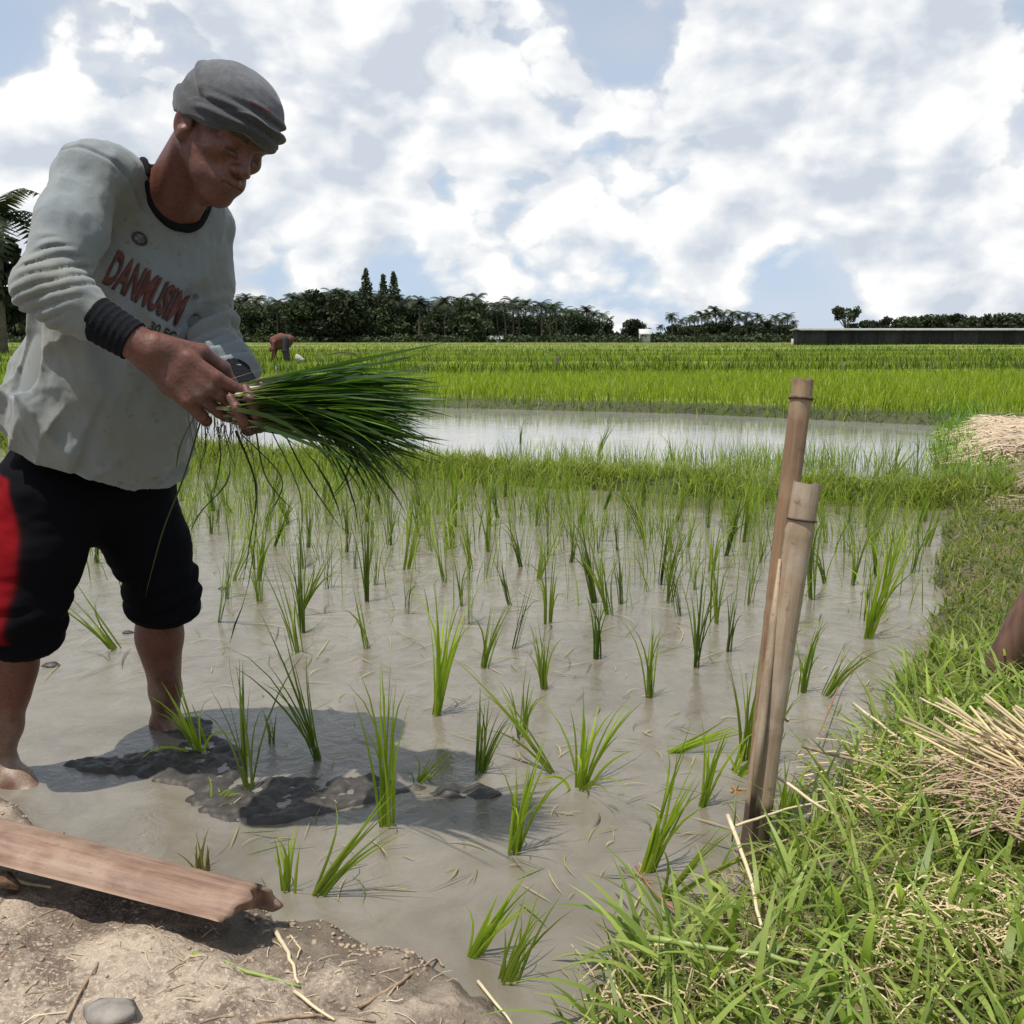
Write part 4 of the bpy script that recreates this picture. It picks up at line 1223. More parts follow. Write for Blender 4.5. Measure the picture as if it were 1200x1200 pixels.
# ------------------------------------------------------------ stones and clods
M_STONE = simple_mat('grey_stone', (.16, .145, .13), (.30, .27, .23), 22, .85, .6, .006)
def stone(name, c, r, label, cat, mat, sq=(1, .8, .55), group=None, seed=0):
    bm = bmesh.new(); bmesh.ops.create_icosphere(bm, subdivisions=2, radius=1)
    V = np.array([v.co[:] for v in bm.verts]); F = np.array([[v.index for v in f.verts] for f in bm.faces]); bm.free()
    d = 1 + .75 * fbm(V[:, 0] * 1.7 + seed * 7.1, V[:, 1] * 1.7, V[:, 2] * 1.7, 3)
    V = V * d[:, None] * np.array(sq) * r
    return tag(obj(name, mesh_np(name, V, F, False), mat, loc=tuple(c)), label, cat, group)
c = gp(128, 1172, .10); stone('stone', (c.x, c.y, float(height(c.x, c.y)) + .008), .034, 'grey flat stone on the mud at the bottom left', 'stone', M_STONE, (1, .8, .38))
M_CLOD = simple_mat('wet_clod', (.026, .022, .018), (.050, .042, .034), 30, .58, .5, .006)
M_CLOD2 = simple_mat('bank_clod', (.22, .16, .11), (.40, .31, .22), 30, .85, .6, .01)
# churned wet mud breaking the surface around the farmer's feet
X, Y = np.meshgrid(axis(-1.35, .15, .006), axis(1.72, 2.55, .006))
def blob(px, py, rx, ry):
    g = gp(px, py); return np.exp(-(((X - g.x) / rx) ** 2 + ((Y - g.y) / ry) ** 2))
wmask = blob(150, 895, .18, .07) + blob(235, 890, .13, .15) + blob(300, 945, .16, .10) + .75 * blob(410, 925, .20, .10) + .6 * blob(560, 930, .12, .06) + .9 * blob(215, 850, .09, .07)
rg = 1 - np.abs(fbm(X * 16, Y * 20, 3, 4)) * 3.2
hh_ = .014 * (.30 * rg + 1.1 * fbm(X * 28, Y * 34, 5, 5)) + .0062
Z = -.05 + (hh_ + .05) * np.clip(wmask * 1.7, 0, 1) - .002
Z = np.where(wmask > .05, Z - .018 * (1 - sstep((wmask + .35 * fbm(X * 9, Y * 12, 2, 4) - .38) / .30)), -.06)
n, m_ = X.shape; V = np.stack([X, Y, Z], -1).reshape(-1, 3); i = np.arange(n - 1)[:, None] * m_ + np.arange(m_ - 1)[None]
F = np.stack([i, i + 1, i + m_ + 1, i + m_], -1).reshape(-1, 4); F = F[Z.reshape(-1)[F].max(1) > -.004]
tag(obj('churned_mud', mesh_np('churned_mud', V, F), M_CLOD), kind='structure')
cl_parts = []
for i in range(520):
    t = RNG.random(); px = -20 + 520 * t; py = np.interp(px, [0, 60, 130, 210, 290, 350, 430, 500], [930, 955, 990, 1015, 1045, 1063, 1090, 1120]) + RNG.normal(8, 12)
    if RNG.random() < .3: px, py = RNG.uniform(0, 500), RNG.uniform(1020, 1200)
    g = gp(px, py, .03); h_ = float(height(g.x, g.y)); r = RNG.uniform(.0012, .0045)
    if h_ < -.01 or h_ > .3: continue
    V = np.array([(1, 0, 0), (-1, 0, 0), (0, 1, 0), (0, -1, 0), (0, 0, 1), (0, 0, -1), (.6, .6, .5), (-.6, .6, .4), (-.5, -.6, .6), (.6, -.5, .5)], float)
    bm = bmesh.new(); bmesh.ops.create_icosphere(bm, subdivisions=1, radius=1)
    V = np.array([v.co[:] for v in bm.verts]); F = np.array([[v.index for v in f.verts] for f in bm.faces]); bm.free()
    V = V * (1 + .38 * RNG.standard_normal((len(V), 1))) * np.array((1.2, 1, .7)) * r + np.array((g.x, g.y, h_ + r * .2))
    cl_parts.append((V, F))
V, F = join_np(cl_parts); tag(obj('crumbs', mesh_np('crumbs', V, F, False), M_CLOD2), 'crumbled dry mud along the edge of the near bank', 'mud', kind='stuff')
# small dark clods poking out of the shallow water
for i, (px, py, r, lb) in enumerate([(60, 780, .02, 'dark mud clod above the water left of the back leg'), (262, 690, .014, 'small dark clod in the water right of the black shorts'),
                                     (150, 742, .013, 'reddish mud clod in the water between the legs')]):
    g = gp(px, py); stone('mud_clod', (g.x, g.y, .0), r, lb, 'mud clod', M_CLOD, (1.4, 1, .6), 'mud clods poking out of the water', i + 3)

# ------------------------------------------------------------ twigs, straws, loose blades
M_TWIG = simple_mat('dry_twig', (.20, .13, .08), (.36, .26, .17), 60, .8, .3)
M_PALE = simple_mat('pale_straw', (.52, .42, .26), (.62, .52, .34), 60, .6, .2)
M_GREENST = simple_mat('green_stalk', (.16, .22, .05), (.24, .30, .08), 40, .5, .2)
M_REDST = simple_mat('reddish_stem', (.30, .13, .09), (.22, .09, .06), 40, .6, .2)
def stick(name, pix, z, r, mat, label, cat, group=None, lift=0.004):
    P = []
    for j, (px, py) in enumerate(pix):
        zz = z[j] if isinstance(z, (list, tuple)) else z
        g = gp(px, py, zz)
        for _ in range(3): 
            if zz == z and not isinstance(z, (list, tuple)): g = gp(px, py, max(float(height(g.x, g.y)), 0) + lift)
        P.append(np.array(g))
    Q = []
    for j in range(len(P) - 1):
        for u in np.linspace(0, 1, 5, endpoint=False): Q.append(P[j] * (1 - u) + P[j + 1] * u + RNG.normal(0, r * .25, 3))
    Q.append(P[-1]); Q = np.array(Q); m = len(Q)
    rr = r * (1 - .45 * np.linspace(0, 1, m))
    V, F = tube(Q, rr, 7)
    c0 = Q.mean(0)
    return tag(obj(name, mesh_np(name, V - c0, F), mat, loc=tuple(c0)), label, cat, group)
g1 = 'twigs and stalks lying on the mud'
stick('twig', [(420, 1180), (470, 1150), (512, 1122), (520, 1132)], 0, .0032, M_TWIG, 'bent brown twig on the mud near the end of the bank', 'twig', g1)
stick('twig', [(78, 1195), (95, 1160), (115, 1128)], 0, .0028, M_TWIG, 'straight brown twig beside the grey stone', 'twig', g1)
stick('twig', [(0, 1122), (30, 1108)], 0, .004, M_TWIG, 'short dark twig at the left edge below the split bamboo', 'twig', g1)
stick('dry_stalk', [(322, 1090), (338, 1118), (350, 1152)], 0, .004, M_PALE, 'pale stalk hanging off the end of the split bamboo', 'stalk', g1)
stick('dry_stalk', [(340, 1096), (352, 1112), (348, 1122)], 0, .002, M_PALE, 'tiny curled pale stalk beside the split bamboo end', 'stalk', g1)
stick('dry_stalk', [(345, 1162), (392, 1195)], 0, .003, M_PALE, 'pale straight stalk crossing the mud at the bottom edge', 'stalk', g1)
stick('dry_stalk', [(300, 1197), (370, 1190), (440, 1196)], 0, .003, M_TWIG, 'long thin brown stalk along the bottom edge', 'stalk', g1)
stick('dry_stalk', [(0, 1028), (38, 1036), (60, 1040)], 0, .004, M_PALE, 'grey stalk under the left side of the split bamboo', 'stalk', g1)
stick('dry_stalk', [(560, 1150), (600, 1200)], 0, .003, M_PALE, 'pale stalk at the point of the mud bank', 'stalk', g1)
stick('green_leaf_stalk', [(225, 1116), (290, 1138), (352, 1156)], 0, .0042, M_GREENST, 'cut green stalk lying on the mud in front of the split bamboo', 'stalk', g1)
g2 = 'long stalks at the foot of the stakes'
stick('dry_stalk', [(853, 955), (880, 1030), (905, 1130)], [.16, .12, .10], .0042, M_PALE, 'long pale straw standing aslant in front of the bamboo stakes', 'stalk', g2)
stick('dry_stalk', [(896, 900), (960, 945), (1000, 968)], [.17, .13, .09], .004, M_PALE, 'pale straw leaning away from the short stake to the right', 'stalk', g2)
stick('dry_stalk', [(815, 1035), (880, 1000), (965, 968)], [.03, .08, .10], .003, M_TWIG, 'brown straw passing behind the foot of the stakes', 'stalk', g2)
stick('dry_stalk', [(862, 968), (920, 948), (985, 935)], [.12, .12, .11], .0028, M_PALE, 'thin straw resting across the stakes', 'stalk', g2)
stick('red_stem', [(866, 1077), (800, 1072), (765, 1045), (745, 1015)], [.03, .02, .01, .0], .004, M_REDST, 'reddish creeping stem reaching over the water', 'stem', g2)
stick('dry_stalk', [(960, 860), (985, 800), (1010, 770)], [.05, .03, .0], .002, M_REDST, 'thin red stem rising right of the short stake', 'stem', g2)
stick('green_leaf_stalk', [(760, 1100), (900, 1120), (985, 1140)], [.12, .14, .13], .005, M_GREENST, 'long flat green stalk lying over the grass', 'stalk', g2)
stick('dry_stalk', [(940, 875), (1040, 900), (1200, 985)], [.05, .12, .17], .0042, M_TWIG, 'long brown cane lying over the grass in front of the straw sheaf', 'stalk', g2)
stick('dry_stalk', [(1000, 825), (1080, 885), (1130, 905)], [.08, .11, .13], .004, M_PALE, 'thick pale straw reaching over the water left of the sheaf', 'stalk', g2)
stick('dry_stalk', [(1078, 818), (1132, 845)], [.14, .15], .003, M_PALE, 'short pale straw over the green grass behind the sheaf', 'stalk', g2)
def onbank(n):
    out = []
    while len(out) < n:
        g = gp(RNG.uniform(-20, 620), RNG.uniform(1000, 1210), .08); hh = float(height(g.x, g.y))
        if hh > .02: out.append((g.x, g.y, hh + .003))
    return np.array(out)
# floating blades on the water
fl = []
for i in range(900):
    if i < 480: px, py = RNG.uniform(60, 1070), RNG.uniform(610, 790)
    elif i < 760: px, py = RNG.uniform(240, 1000), RNG.uniform(760, 1060)
    else: px, py = RNG.uniform(900, 1080), RNG.uniform(780, 980)
    g = gp(px, py)
    if height(g.x, g.y) > -.03: continue
    a_ = RNG.uniform(0, TAU); L_ = RNG.uniform(.02, .10) * (1 if i > 480 else 2.2); wv2 = (RNG.uniform(.0006, .0020) * np.array([.25, .9, 1, .8, .12]))[:, None]
    bend = RNG.normal(0, .3); P = []
    for u in np.linspace(0, 1, 5): P.append((g.x + math.cos(a_ + bend * u) * L_ * u, g.y + math.sin(a_ + bend * u) * L_ * u, .003 + .004 * math.sin(u * 3)))
    P = np.array(P); T = np.gradient(P, axis=0); S = np.stack([-T[:, 1], T[:, 0], 0 * T[:, 0]], -1); S /= np.linalg.norm(S, axis=1)[:, None]
    V = np.stack([P - S * wv2, P + S * wv2], 1).reshape(-1, 3); j = np.arange(4) * 2
    c = [(.26, .24, .07), (.35, .29, .15), (.14, .17, .04), (.10, .08, .05)][RNG.integers(4)]
    fl.append((V, np.stack([j, j + 1, j + 3, j + 2], -1), np.tile(c, (len(V), 1))))
stuff('floating_leaves', fl, M_STRAW, 'torn leaves and bits of straw floating on the muddy water', 'debris')
# orange flower beside the stakes
fp = A(862, 926, 1.72); fw = empty('orange_flower', tuple(fp)); tag(fw, 'small orange flower on a green stem just left of the stakes', 'flower')
M_OR = simple_mat('orange_petal', (.65, .20, .02), (.75, .32, .04), 80, .6)
for i in range(7):
    a_ = TAU * i / 7; d_ = np.array((math.cos(a_), .5 * math.sin(a_), .9 * math.sin(a_)))
    V = np.array([(0, 0, 0), d_ * .007 + (0, -.002, .003), d_ * .013, d_ * .007 + (0, -.002, -.003)]); obj('petal', mesh_np('petal', V, np.array([[0, 1, 2, 3]])), M_OR, fw)
V, F = tube([(0, 0, -.002), (.002, .002, -.05), (-.002, .0, -.11)], .0018, 6); obj('stem', mesh_np('flower_stem', V, F), M_GREENST, fw)

# ------------------------------------------------------------ straw: near sheaf, far heaps
def straws(n, cfun, L, r, az, el, c0, c1):
    C0 = cfun(n); Ln = rnd(L[0], L[1], n); a_ = az(n); e_ = el(n)
    d = np.stack([np.cos(e_) * np.cos(a_), np.cos(e_) * np.sin(a_), np.sin(e_)], -1)
    m = 4; t = np.linspace(-.5, .5, m); P = C0[:, None] + d[:, None] * (Ln[:, None] * t[None])[..., None]
    P[..., 2] -= .12 * Ln[:, None] * (t[None] * 2) ** 2
    P += RNG.normal(0, .0012, P.shape)
    W = rnd(r[0], r[1], n)
    side = np.cross(d, (0, 0, 1.0)); side /= np.linalg.norm(side, axis=1)[:, None] + 1e-9
    upv = np.cross(side, d)
    A_ = P - side[:, None] * W[:, None, None]; B_2 = P + upv[:, None] * W[:, None, None]; C_ = P + side[:, None] * W[:, None, None]
    V = np.stack([A_, B_2, C_], 2).reshape(-1, 3)
    i = (np.arange(n) * m * 3)[:, None] + (np.arange(m - 1) * 3)[None]
    F = np.concatenate([np.stack([i, i + 1, i + 4, i + 3], -1).reshape(-1, 4), np.stack([i + 1, i + 2, i + 5, i + 4], -1).reshape(-1, 4)])
    g = RNG.random(n)[:, None]; c = np.array(c0) * (1 - g) + np.array(c1) * g
    return V, F, np.repeat(c, m * 3, 0)
sc = gp(1232, 930, .17); SC = np.array(sc)
sh_ = empty('straw_sheaf', (SC[0], SC[1], .1)); tag(sh_, 'sheaf of pale cut rice straw with brown leafy end lying on the right bank', 'straw sheaf')
def addsheaf(V, F, C, name, stuff_=True):
    o = obj(name, mesh_np(name, V - np.array((SC[0], SC[1], .1)), F, False, C), M_STRAW, sh_)
    if stuff_: tag(o, kind='stuff')
V, F, C = straws(650, lambda n: SC + np.stack([rnd(-.16, .3, n), rnd(-.13, .10, n), np.abs(RNG.normal(0, .035, n)) - .01], -1), (.10, .26), (.0009, .0018),
                 lambda n: RNG.normal(2.6, .55, n), lambda n: RNG.normal(-.05, .3, n), (.34, .22, .14), (.60, .46, .31)); addsheaf(V, F, C, 'leafy_straw')
# fanned cut butts: thick pale straws radiating up and left
for i in range(90):
    a_ = RNG.uniform(1.55, 2.75); e_ = RNG.uniform(.02, .42); L_ = RNG.uniform(.13, .25)
    r0 = SC + np.array((RNG.uniform(-.06, .16), RNG.uniform(-.03, .06), RNG.uniform(0, .05)))
    d = np.array((math.cos(e_) * math.cos(a_), math.cos(e_) * math.sin(a_), math.sin(e_)))
    V, F = tube([r0, r0 + d * L_ * .5 - (0, 0, .004), r0 + d * L_], [.0020, .0030, .0026], 6)
    cc_ = np.tile(np.array((.62, .50, .29)) * RNG.uniform(.75, 1.08), (len(V), 1))
    obj('straw', mesh_np('straw', V - np.array((SC[0], SC[1], .1)), F, True, cc_), M_STRAW, sh_)
# trampled straw spread left of the sheaf and on the grass
fg = []
def on(px0, px1, py0, py1, z=.09):
    def f(n):
        out = []
        for _ in range(n):
            g = gp(RNG.uniform(px0, px1), RNG.uniform(py0, py1), z); hh = float(height(g.x, g.y)); out.append((g.x, g.y, max(hh, 0) + RNG.uniform(.02, .07)))
        return np.array(out)
    return f
fg.append(straws(130, onbank, (.012, .06), (.0005, .0013), lambda n: rnd(0, TAU, n), lambda n: RNG.normal(0, .06, n), (.20, .14, .08), (.52, .43, .30)))
fg.append(straws(110, on(980, 1180, 860, 960), (.08, .28), (.001, .0022), lambda n: RNG.normal(2.75, .45, n), lambda n: RNG.normal(0, .1, n), (.34, .24, .14), (.60, .48, .28)))
fg.append(straws(260, on(1040, 1210, 1020, 1120, .12), (.03, .12), (.0008, .0018), lambda n: rnd(0, TAU, n), lambda n: RNG.normal(0, .25, n), (.34, .26, .14), (.56, .47, .28)))
fg.append(straws(110, on(680, 1210, 1080, 1210, .1), (.03, .12), (.0008, .0018), lambda n: rnd(0, TAU, n), lambda n: RNG.normal(0, .25, n), (.30, .22, .12), (.55, .45, .27)))
stuff('loose_straw', fg, M_STRAW, 'loose dry straw scattered over the grass of the right bank', 'straw')
def heap(name, x0, x1, y0, y1, hmax, n, L, r, c0, c1, label, azc, sk=1.0):
    xs, ys_ = np.linspace(x0, x1, 60), np.linspace(y0, y1, 60); X, Y = np.meshgrid(xs, ys_)
    def hz(X, Y):
        ex = sstep((X - x0 - sk * (Y - y0) / (y1 - y0)) / .35); ey = sstep((Y - y0) / .35) * sstep((y1 - Y) / .35)
        return height(X, Y) - .06 + (hmax + .06) * ex * ey * (1 + .4 * fbm(X * 2, Y * 2, 9, 4))
    Z = hz(X, Y); root = empty(name, ((x0 + x1) / 2, (y0 + y1) / 2, 0)); tag(root, label, 'straw heap', 'dry straw heaps on the far right bund')
    off_ = np.array(root.location)
    V = np.stack([X, Y, Z], -1).reshape(-1, 3)
    obj('heap_core', mesh_np('heap_core', V - off_, gridF(60, 60)), simple_mat('heap_core', c0, tuple(np.array(c0) * .5), 20, .9, .8, .03), root)
    def cf(n):
        x = rnd(x0, x1, n); y = rnd(y0, y1, n); q_ = np.stack([x, y, hz(x, y) + rnd(0, .03, n)], -1); g_ = height(x, y); q_[:, 2] = np.where(x > x0 + sk * (y - y0) / (y1 - y0), np.maximum(q_[:, 2], g_ + .015), -1); return q_
    V, F, C = straws(n, cf, L, r, lambda n: RNG.normal(azc, .7, n), lambda n: RNG.normal(0, .15, n), c0, c1)
    tag(obj('straw_layer', mesh_np('straw_layer', V - off_, F, False, C), M_STRAW, root), kind='stuff')
heap('straw_heap', 3.30, 7.6, 6.8, 9.7, .11, 9000, (.15, .5), (.003, .006), (.34, .25, .17), (.60, .50, .36), 'pale straw spread over the bund beside the far pond', .1, 1.25)
heap('straw_heap', 2.62, 5.0, 5.0, 6.7, .07, 7000, (.08, .3), (.002, .005), (.15, .11, .09), (.36, .28, .21), 'grey brown matted straw in front of the pale heap', .4, .75)

# ------------------------------------------------------------ rice seedlings standing in the paddy
def leaf_strips(nl, H, spread, seed, leanx=0.0, leany=0.0, width=.0055, c0=(.07, .13, .012), c1=(.17, .26, .025), droop=.5):
    r = np.random.default_rng(seed); out = []
    for i in range(nl):
        a_ = r.uniform(0, TAU); L_ = H * r.uniform(.62, 1.06); sp_ = abs(r.normal(0, spread)) + .02
        m = 7; t = np.linspace(0, 1, m); th = sp_ * .5 + sp_ * 1.4 * t ** 1.5 + (r.random() < .42) * droop * t ** 3 * r.uniform(.8, 2.4)
        ds = L_ / (m - 1); rad = np.concatenate([[0], np.cumsum(np.sin(th[:-1]) * ds)]); z = np.concatenate([[0], np.cumsum(np.cos(th[:-1]) * ds)])
        b = r.normal(0, .006, 2)
        P = np.stack([b[0] + math.cos(a_) * rad + leanx * z * (1 + .3 * t), b[1] + math.sin(a_) * rad + leany * z, z * (1 - .25 * (leanx ** 2 + leany ** 2)) - .03], -1)
        T = np.gradient(P, axis=0); T /= np.linalg.norm(T, axis=1)[:, None]
        S = np.cross(T, (math.sin(a_ + r.normal(0, .6)) * .3, -1 + r.normal(0, .4), .2)); S /= np.linalg.norm(S, axis=1)[:, None]
        w_ = width * r.uniform(.7, 1.25) * .5 * np.clip(.45 + 2.2 * t, 0, 1) * np.clip(1.02 - t ** 2.4, .04, 1)
        K = T * 0; K[:, :] = np.cross(S, T)
        V = np.stack([P - S * w_[:, None], P + K * w_[:, None] * .35, P + S * w_[:, None]], 1).reshape(-1, 3)
        j = np.arange(m - 1) * 3
        F = np.concatenate([np.stack([j, j + 1, j + 4, j + 3], -1), np.stack([j + 1, j + 2, j + 5, j + 4], -1)])
        g = r.random(); c = np.array(c0) * (1 - g) + np.array(c1) * g
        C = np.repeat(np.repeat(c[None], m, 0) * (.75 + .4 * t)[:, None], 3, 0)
        out.append((V, F, C))
    return out
GR = 'rice seedlings planted in the near water'
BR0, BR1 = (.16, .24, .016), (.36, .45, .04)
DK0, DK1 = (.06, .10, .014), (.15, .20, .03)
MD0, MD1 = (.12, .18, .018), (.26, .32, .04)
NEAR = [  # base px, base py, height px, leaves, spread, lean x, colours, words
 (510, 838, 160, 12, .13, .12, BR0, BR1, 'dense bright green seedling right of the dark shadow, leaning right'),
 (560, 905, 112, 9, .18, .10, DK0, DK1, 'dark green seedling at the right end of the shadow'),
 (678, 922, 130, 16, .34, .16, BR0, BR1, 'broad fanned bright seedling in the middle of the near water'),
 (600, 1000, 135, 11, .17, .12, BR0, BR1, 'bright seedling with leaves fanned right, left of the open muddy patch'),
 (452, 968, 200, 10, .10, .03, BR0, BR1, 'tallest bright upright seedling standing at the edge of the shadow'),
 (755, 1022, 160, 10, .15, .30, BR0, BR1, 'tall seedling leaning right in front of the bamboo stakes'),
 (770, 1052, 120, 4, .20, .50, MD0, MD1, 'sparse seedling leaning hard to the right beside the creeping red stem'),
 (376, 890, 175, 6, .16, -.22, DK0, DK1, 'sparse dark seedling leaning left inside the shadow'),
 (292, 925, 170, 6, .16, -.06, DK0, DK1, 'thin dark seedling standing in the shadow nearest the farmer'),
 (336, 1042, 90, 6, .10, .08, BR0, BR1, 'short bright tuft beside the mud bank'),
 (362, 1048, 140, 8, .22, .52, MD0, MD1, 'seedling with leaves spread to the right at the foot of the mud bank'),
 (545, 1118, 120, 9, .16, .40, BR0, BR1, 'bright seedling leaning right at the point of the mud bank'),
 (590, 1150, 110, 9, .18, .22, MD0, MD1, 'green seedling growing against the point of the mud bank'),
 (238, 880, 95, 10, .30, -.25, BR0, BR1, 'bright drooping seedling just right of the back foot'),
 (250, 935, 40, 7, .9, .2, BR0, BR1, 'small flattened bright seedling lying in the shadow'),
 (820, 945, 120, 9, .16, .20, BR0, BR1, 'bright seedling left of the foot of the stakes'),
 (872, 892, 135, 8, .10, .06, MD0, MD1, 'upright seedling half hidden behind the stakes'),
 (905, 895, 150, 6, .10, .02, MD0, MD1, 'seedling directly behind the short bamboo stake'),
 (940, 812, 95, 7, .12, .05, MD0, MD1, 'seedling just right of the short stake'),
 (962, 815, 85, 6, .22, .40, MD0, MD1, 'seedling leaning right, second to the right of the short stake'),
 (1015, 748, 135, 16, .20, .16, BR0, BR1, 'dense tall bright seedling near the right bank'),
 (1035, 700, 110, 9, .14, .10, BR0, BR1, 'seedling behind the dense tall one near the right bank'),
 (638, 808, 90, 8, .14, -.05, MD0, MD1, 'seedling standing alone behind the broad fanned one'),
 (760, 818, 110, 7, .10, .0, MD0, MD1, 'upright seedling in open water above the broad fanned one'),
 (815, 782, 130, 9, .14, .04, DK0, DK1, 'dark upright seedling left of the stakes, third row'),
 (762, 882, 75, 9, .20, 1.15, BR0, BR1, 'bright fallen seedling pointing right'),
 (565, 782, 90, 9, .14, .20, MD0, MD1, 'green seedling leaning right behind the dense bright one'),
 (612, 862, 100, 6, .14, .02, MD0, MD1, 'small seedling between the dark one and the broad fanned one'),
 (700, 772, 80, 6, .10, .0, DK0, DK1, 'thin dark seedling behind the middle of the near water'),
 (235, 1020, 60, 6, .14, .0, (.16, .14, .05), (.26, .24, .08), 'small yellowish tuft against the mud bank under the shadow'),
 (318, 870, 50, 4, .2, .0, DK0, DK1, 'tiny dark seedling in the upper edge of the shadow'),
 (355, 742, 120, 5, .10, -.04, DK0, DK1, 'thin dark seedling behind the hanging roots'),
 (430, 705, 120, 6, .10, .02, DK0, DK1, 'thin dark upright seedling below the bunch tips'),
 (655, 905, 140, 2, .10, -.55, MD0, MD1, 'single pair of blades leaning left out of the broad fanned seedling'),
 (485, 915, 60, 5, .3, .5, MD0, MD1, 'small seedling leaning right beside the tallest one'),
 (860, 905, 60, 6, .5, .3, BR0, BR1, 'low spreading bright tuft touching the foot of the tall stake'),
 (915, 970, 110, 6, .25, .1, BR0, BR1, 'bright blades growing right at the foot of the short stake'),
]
occ = []; rows_ = {}
ORD = 'first second third fourth fifth sixth seventh eighth ninth tenth eleventh twelfth thirteenth fourteenth fifteenth sixteenth seventeenth eighteenth nineteenth twentieth twenty-first twenty-second twenty-third twenty-fourth twenty-fifth twenty-sixth twenty-seventh twenty-eighth'.split()
for k, (px, py, hp, nl, spd, lx, c0, c1, lb) in enumerate(NEAR):
    g = gp(px, py); H = hp / 1100.0 * math.hypot(g.y, 1.0) / math.cos(.15) * 1.06
    root = empty('rice_seedling', (g.x, g.y, 0)); tag(root, lb, 'rice seedling', GR); occ.append((g.x, g.y))
    wd = .0066 if c0 is BR0 else .0054
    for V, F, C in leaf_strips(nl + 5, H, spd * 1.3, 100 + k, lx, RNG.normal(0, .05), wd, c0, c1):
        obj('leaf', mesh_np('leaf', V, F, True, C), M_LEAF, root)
# further rows: fewer leaves, each plant its own object, meshes shared
variants = []
for s in range(14):
    d = (DK0, DK1) if s % 3 == 0 else (MD0, MD1)
    V, F, C = join_np(leaf_strips(7 + s % 4, .30 + .02 * (s % 4), .10 + .05 * (s % 3 == 1), 900 + s, [0, .1, -.12, .22][s % 4], 0, .0058, d[0], d[1], 1.3))
    variants.append(mesh_np('rice_seedling', V, F, True, C)); variants[-1].materials.append(M_LEAF)
ZN = [('left', -9, -.6), ('middle', -.6, .9), ('right', .9, 9)]
cnt = 0
for row in range(14):
    y = 2.95 + row * .26 + row * row * .004
    x = -3.6 + .12 * (row % 2); idx = 0
    while x < 2.9 and cnt < 262:
        xx = x + RNG.normal(0, .05); yy = y + RNG.normal(0, .06) - .14 * xx * (row / 13); x += .225
        if RNG.random() < .05: continue
        if height(xx, yy) > -.08 or sdist(np.array([xx]), np.array([yy]), CROSS)[0] > -.12 or yy < 2.6: continue
        if min((xx - a) ** 2 + (yy - b) ** 2 for a, b in occ) < .03: continue
        if abs(xx) > yy * .60 or (-1.25 < xx < -.75 and yy < 3.0): continue
        if abs(xx + .93) < .14 and yy < 2.6: continue
        o = obj('rice_seedling', variants[RNG.integers(14)], None, None, (xx, yy, 0)); cnt += 1
        o.rotation_euler = (RNG.normal(0, .11), RNG.normal(.02, .15), RNG.uniform(0, TAU)); s_ = RNG.uniform(.85, 1.30) * (1 - .006 * row); o.scale = (s_, s_, s_)
        idx += 1; rows_.setdefault(row, []).append((xx, o))
for row, lst in rows_.items():
    lst.sort(key=lambda q: q[0])
    for k, (xx, o) in enumerate(lst):
        tag(o, f'rice seedling, {ORD[k]} from left in the {ORD[row]} row behind the front plants', 'rice seedling', 'rice seedlings in rows across the flooded paddy')

# beyond the plants one can tell apart the rows run together in a green haze up to the bund
Bh = scatter(30000, -3.6, 3.0, 3.3, 7.6, lambda x, y: (height(x, y) < -.08) & (np.abs(x) < y * .62) & (RNG.random(x.shape) < .08 + .92 * sstep((y + .35 * x * .5 - 3.5) / 2.6)) & (fbm(x * 6, y * 6, 2, 2) > -.05))
Bh = Bh[RNG.random(len(Bh)) < .95]; nb = len(Bh); Bh[:, 2] = -.02
fg = [blades(Bh, rnd(.12, .34, nb), rnd(.003, .0058, nb), rnd(0, TAU, nb), rnd(.02, .35, nb), rnd(.0, .9, nb), 4, (.09, .14, .018), (.26, .32, .045))]
stuff('far_rice_shoots', fg, M_LEAF, 'thin rice shoots running together toward the bund across the paddy', 'rice')
# few isolated dark blades standing in the far pond
for i, (px, py) in enumerate([(610, 520), (700, 535), (790, 548), (1050, 540), (1075, 535)]):
    g = gp(px, py); o = obj('reed_shoot', variants[i * 3 % 14], None, None, (g.x, g.y, 0)); o.scale = (1.1, 1.1, 1.0)
    tag(o, 'thin shoot in the far pond, ' + ORD[i] + ' from the left', 'plant', 'shoots in the far pond')
# ============================================================ far fields: people, hut, long shed, trees
def far_at(px, py, y): return np.array(at(px, py, y))
# stooping farmer in the field
fy = 30.0; b = far_at(333, 431, fy); gz = float(height(b[0], fy))
fp2 = Field(); S2 = lambda x, y, z: np.array((b[0] + x, fy + y, gz + z))
hipL, hipR = S2(.12, .09, .70), S2(.12, -.09, .70)
lR = [hipR, S2(.10, -.12, .36), S2(.16, -.13, -.02)]; lL = [hipL, S2(.02, .12, .36), S2(.08, .13, -.02)]
fp2.chain(lR, [.10, .07, .05], .03); fp2.chain(lL, [.10, .07, .05], .03)
fp2.chain([S2(.12, 0, .74), S2(-.08, 0, .74), S2(-.26, 0, .64)], [.13, .14, .13], .05)
fp2.chain([S2(-.28, 0, .60), S2(-.36, -.02, .50)], [.06, .055], .03); fp2.ell(S2(-.38, -.03, .42), (.08, .075, .10), .02)
for s in (-1, 1): fp2.chain([S2(-.26, .15 * s, .60), S2(-.28, .18 * s, .36), S2(-.34, .12 * s, .14)], [.055, .045, .03], .03); fp2.ell(S2(-.35, .11 * s, .09), (.03, .02, .05), .01)
V, F = fp2.mesh(.025)
o2 = np.array((b[0], fy, gz)); fr = empty('person', tuple(o2)); tag(fr, 'far farmer in reddish brown shirt and dark trousers stooping in the green field', 'person')
obj('body', mesh_np('far_body', V - o2, F, True, np.tile((.13, .055, .035), (len(V), 1))), M_SKIN, fr)
f3 = Field(); f3.chain([S2(.20, 0, .70), S2(-.06, 0, .73), S2(-.27, 0, .66)], [.155, .165, .155], .05)
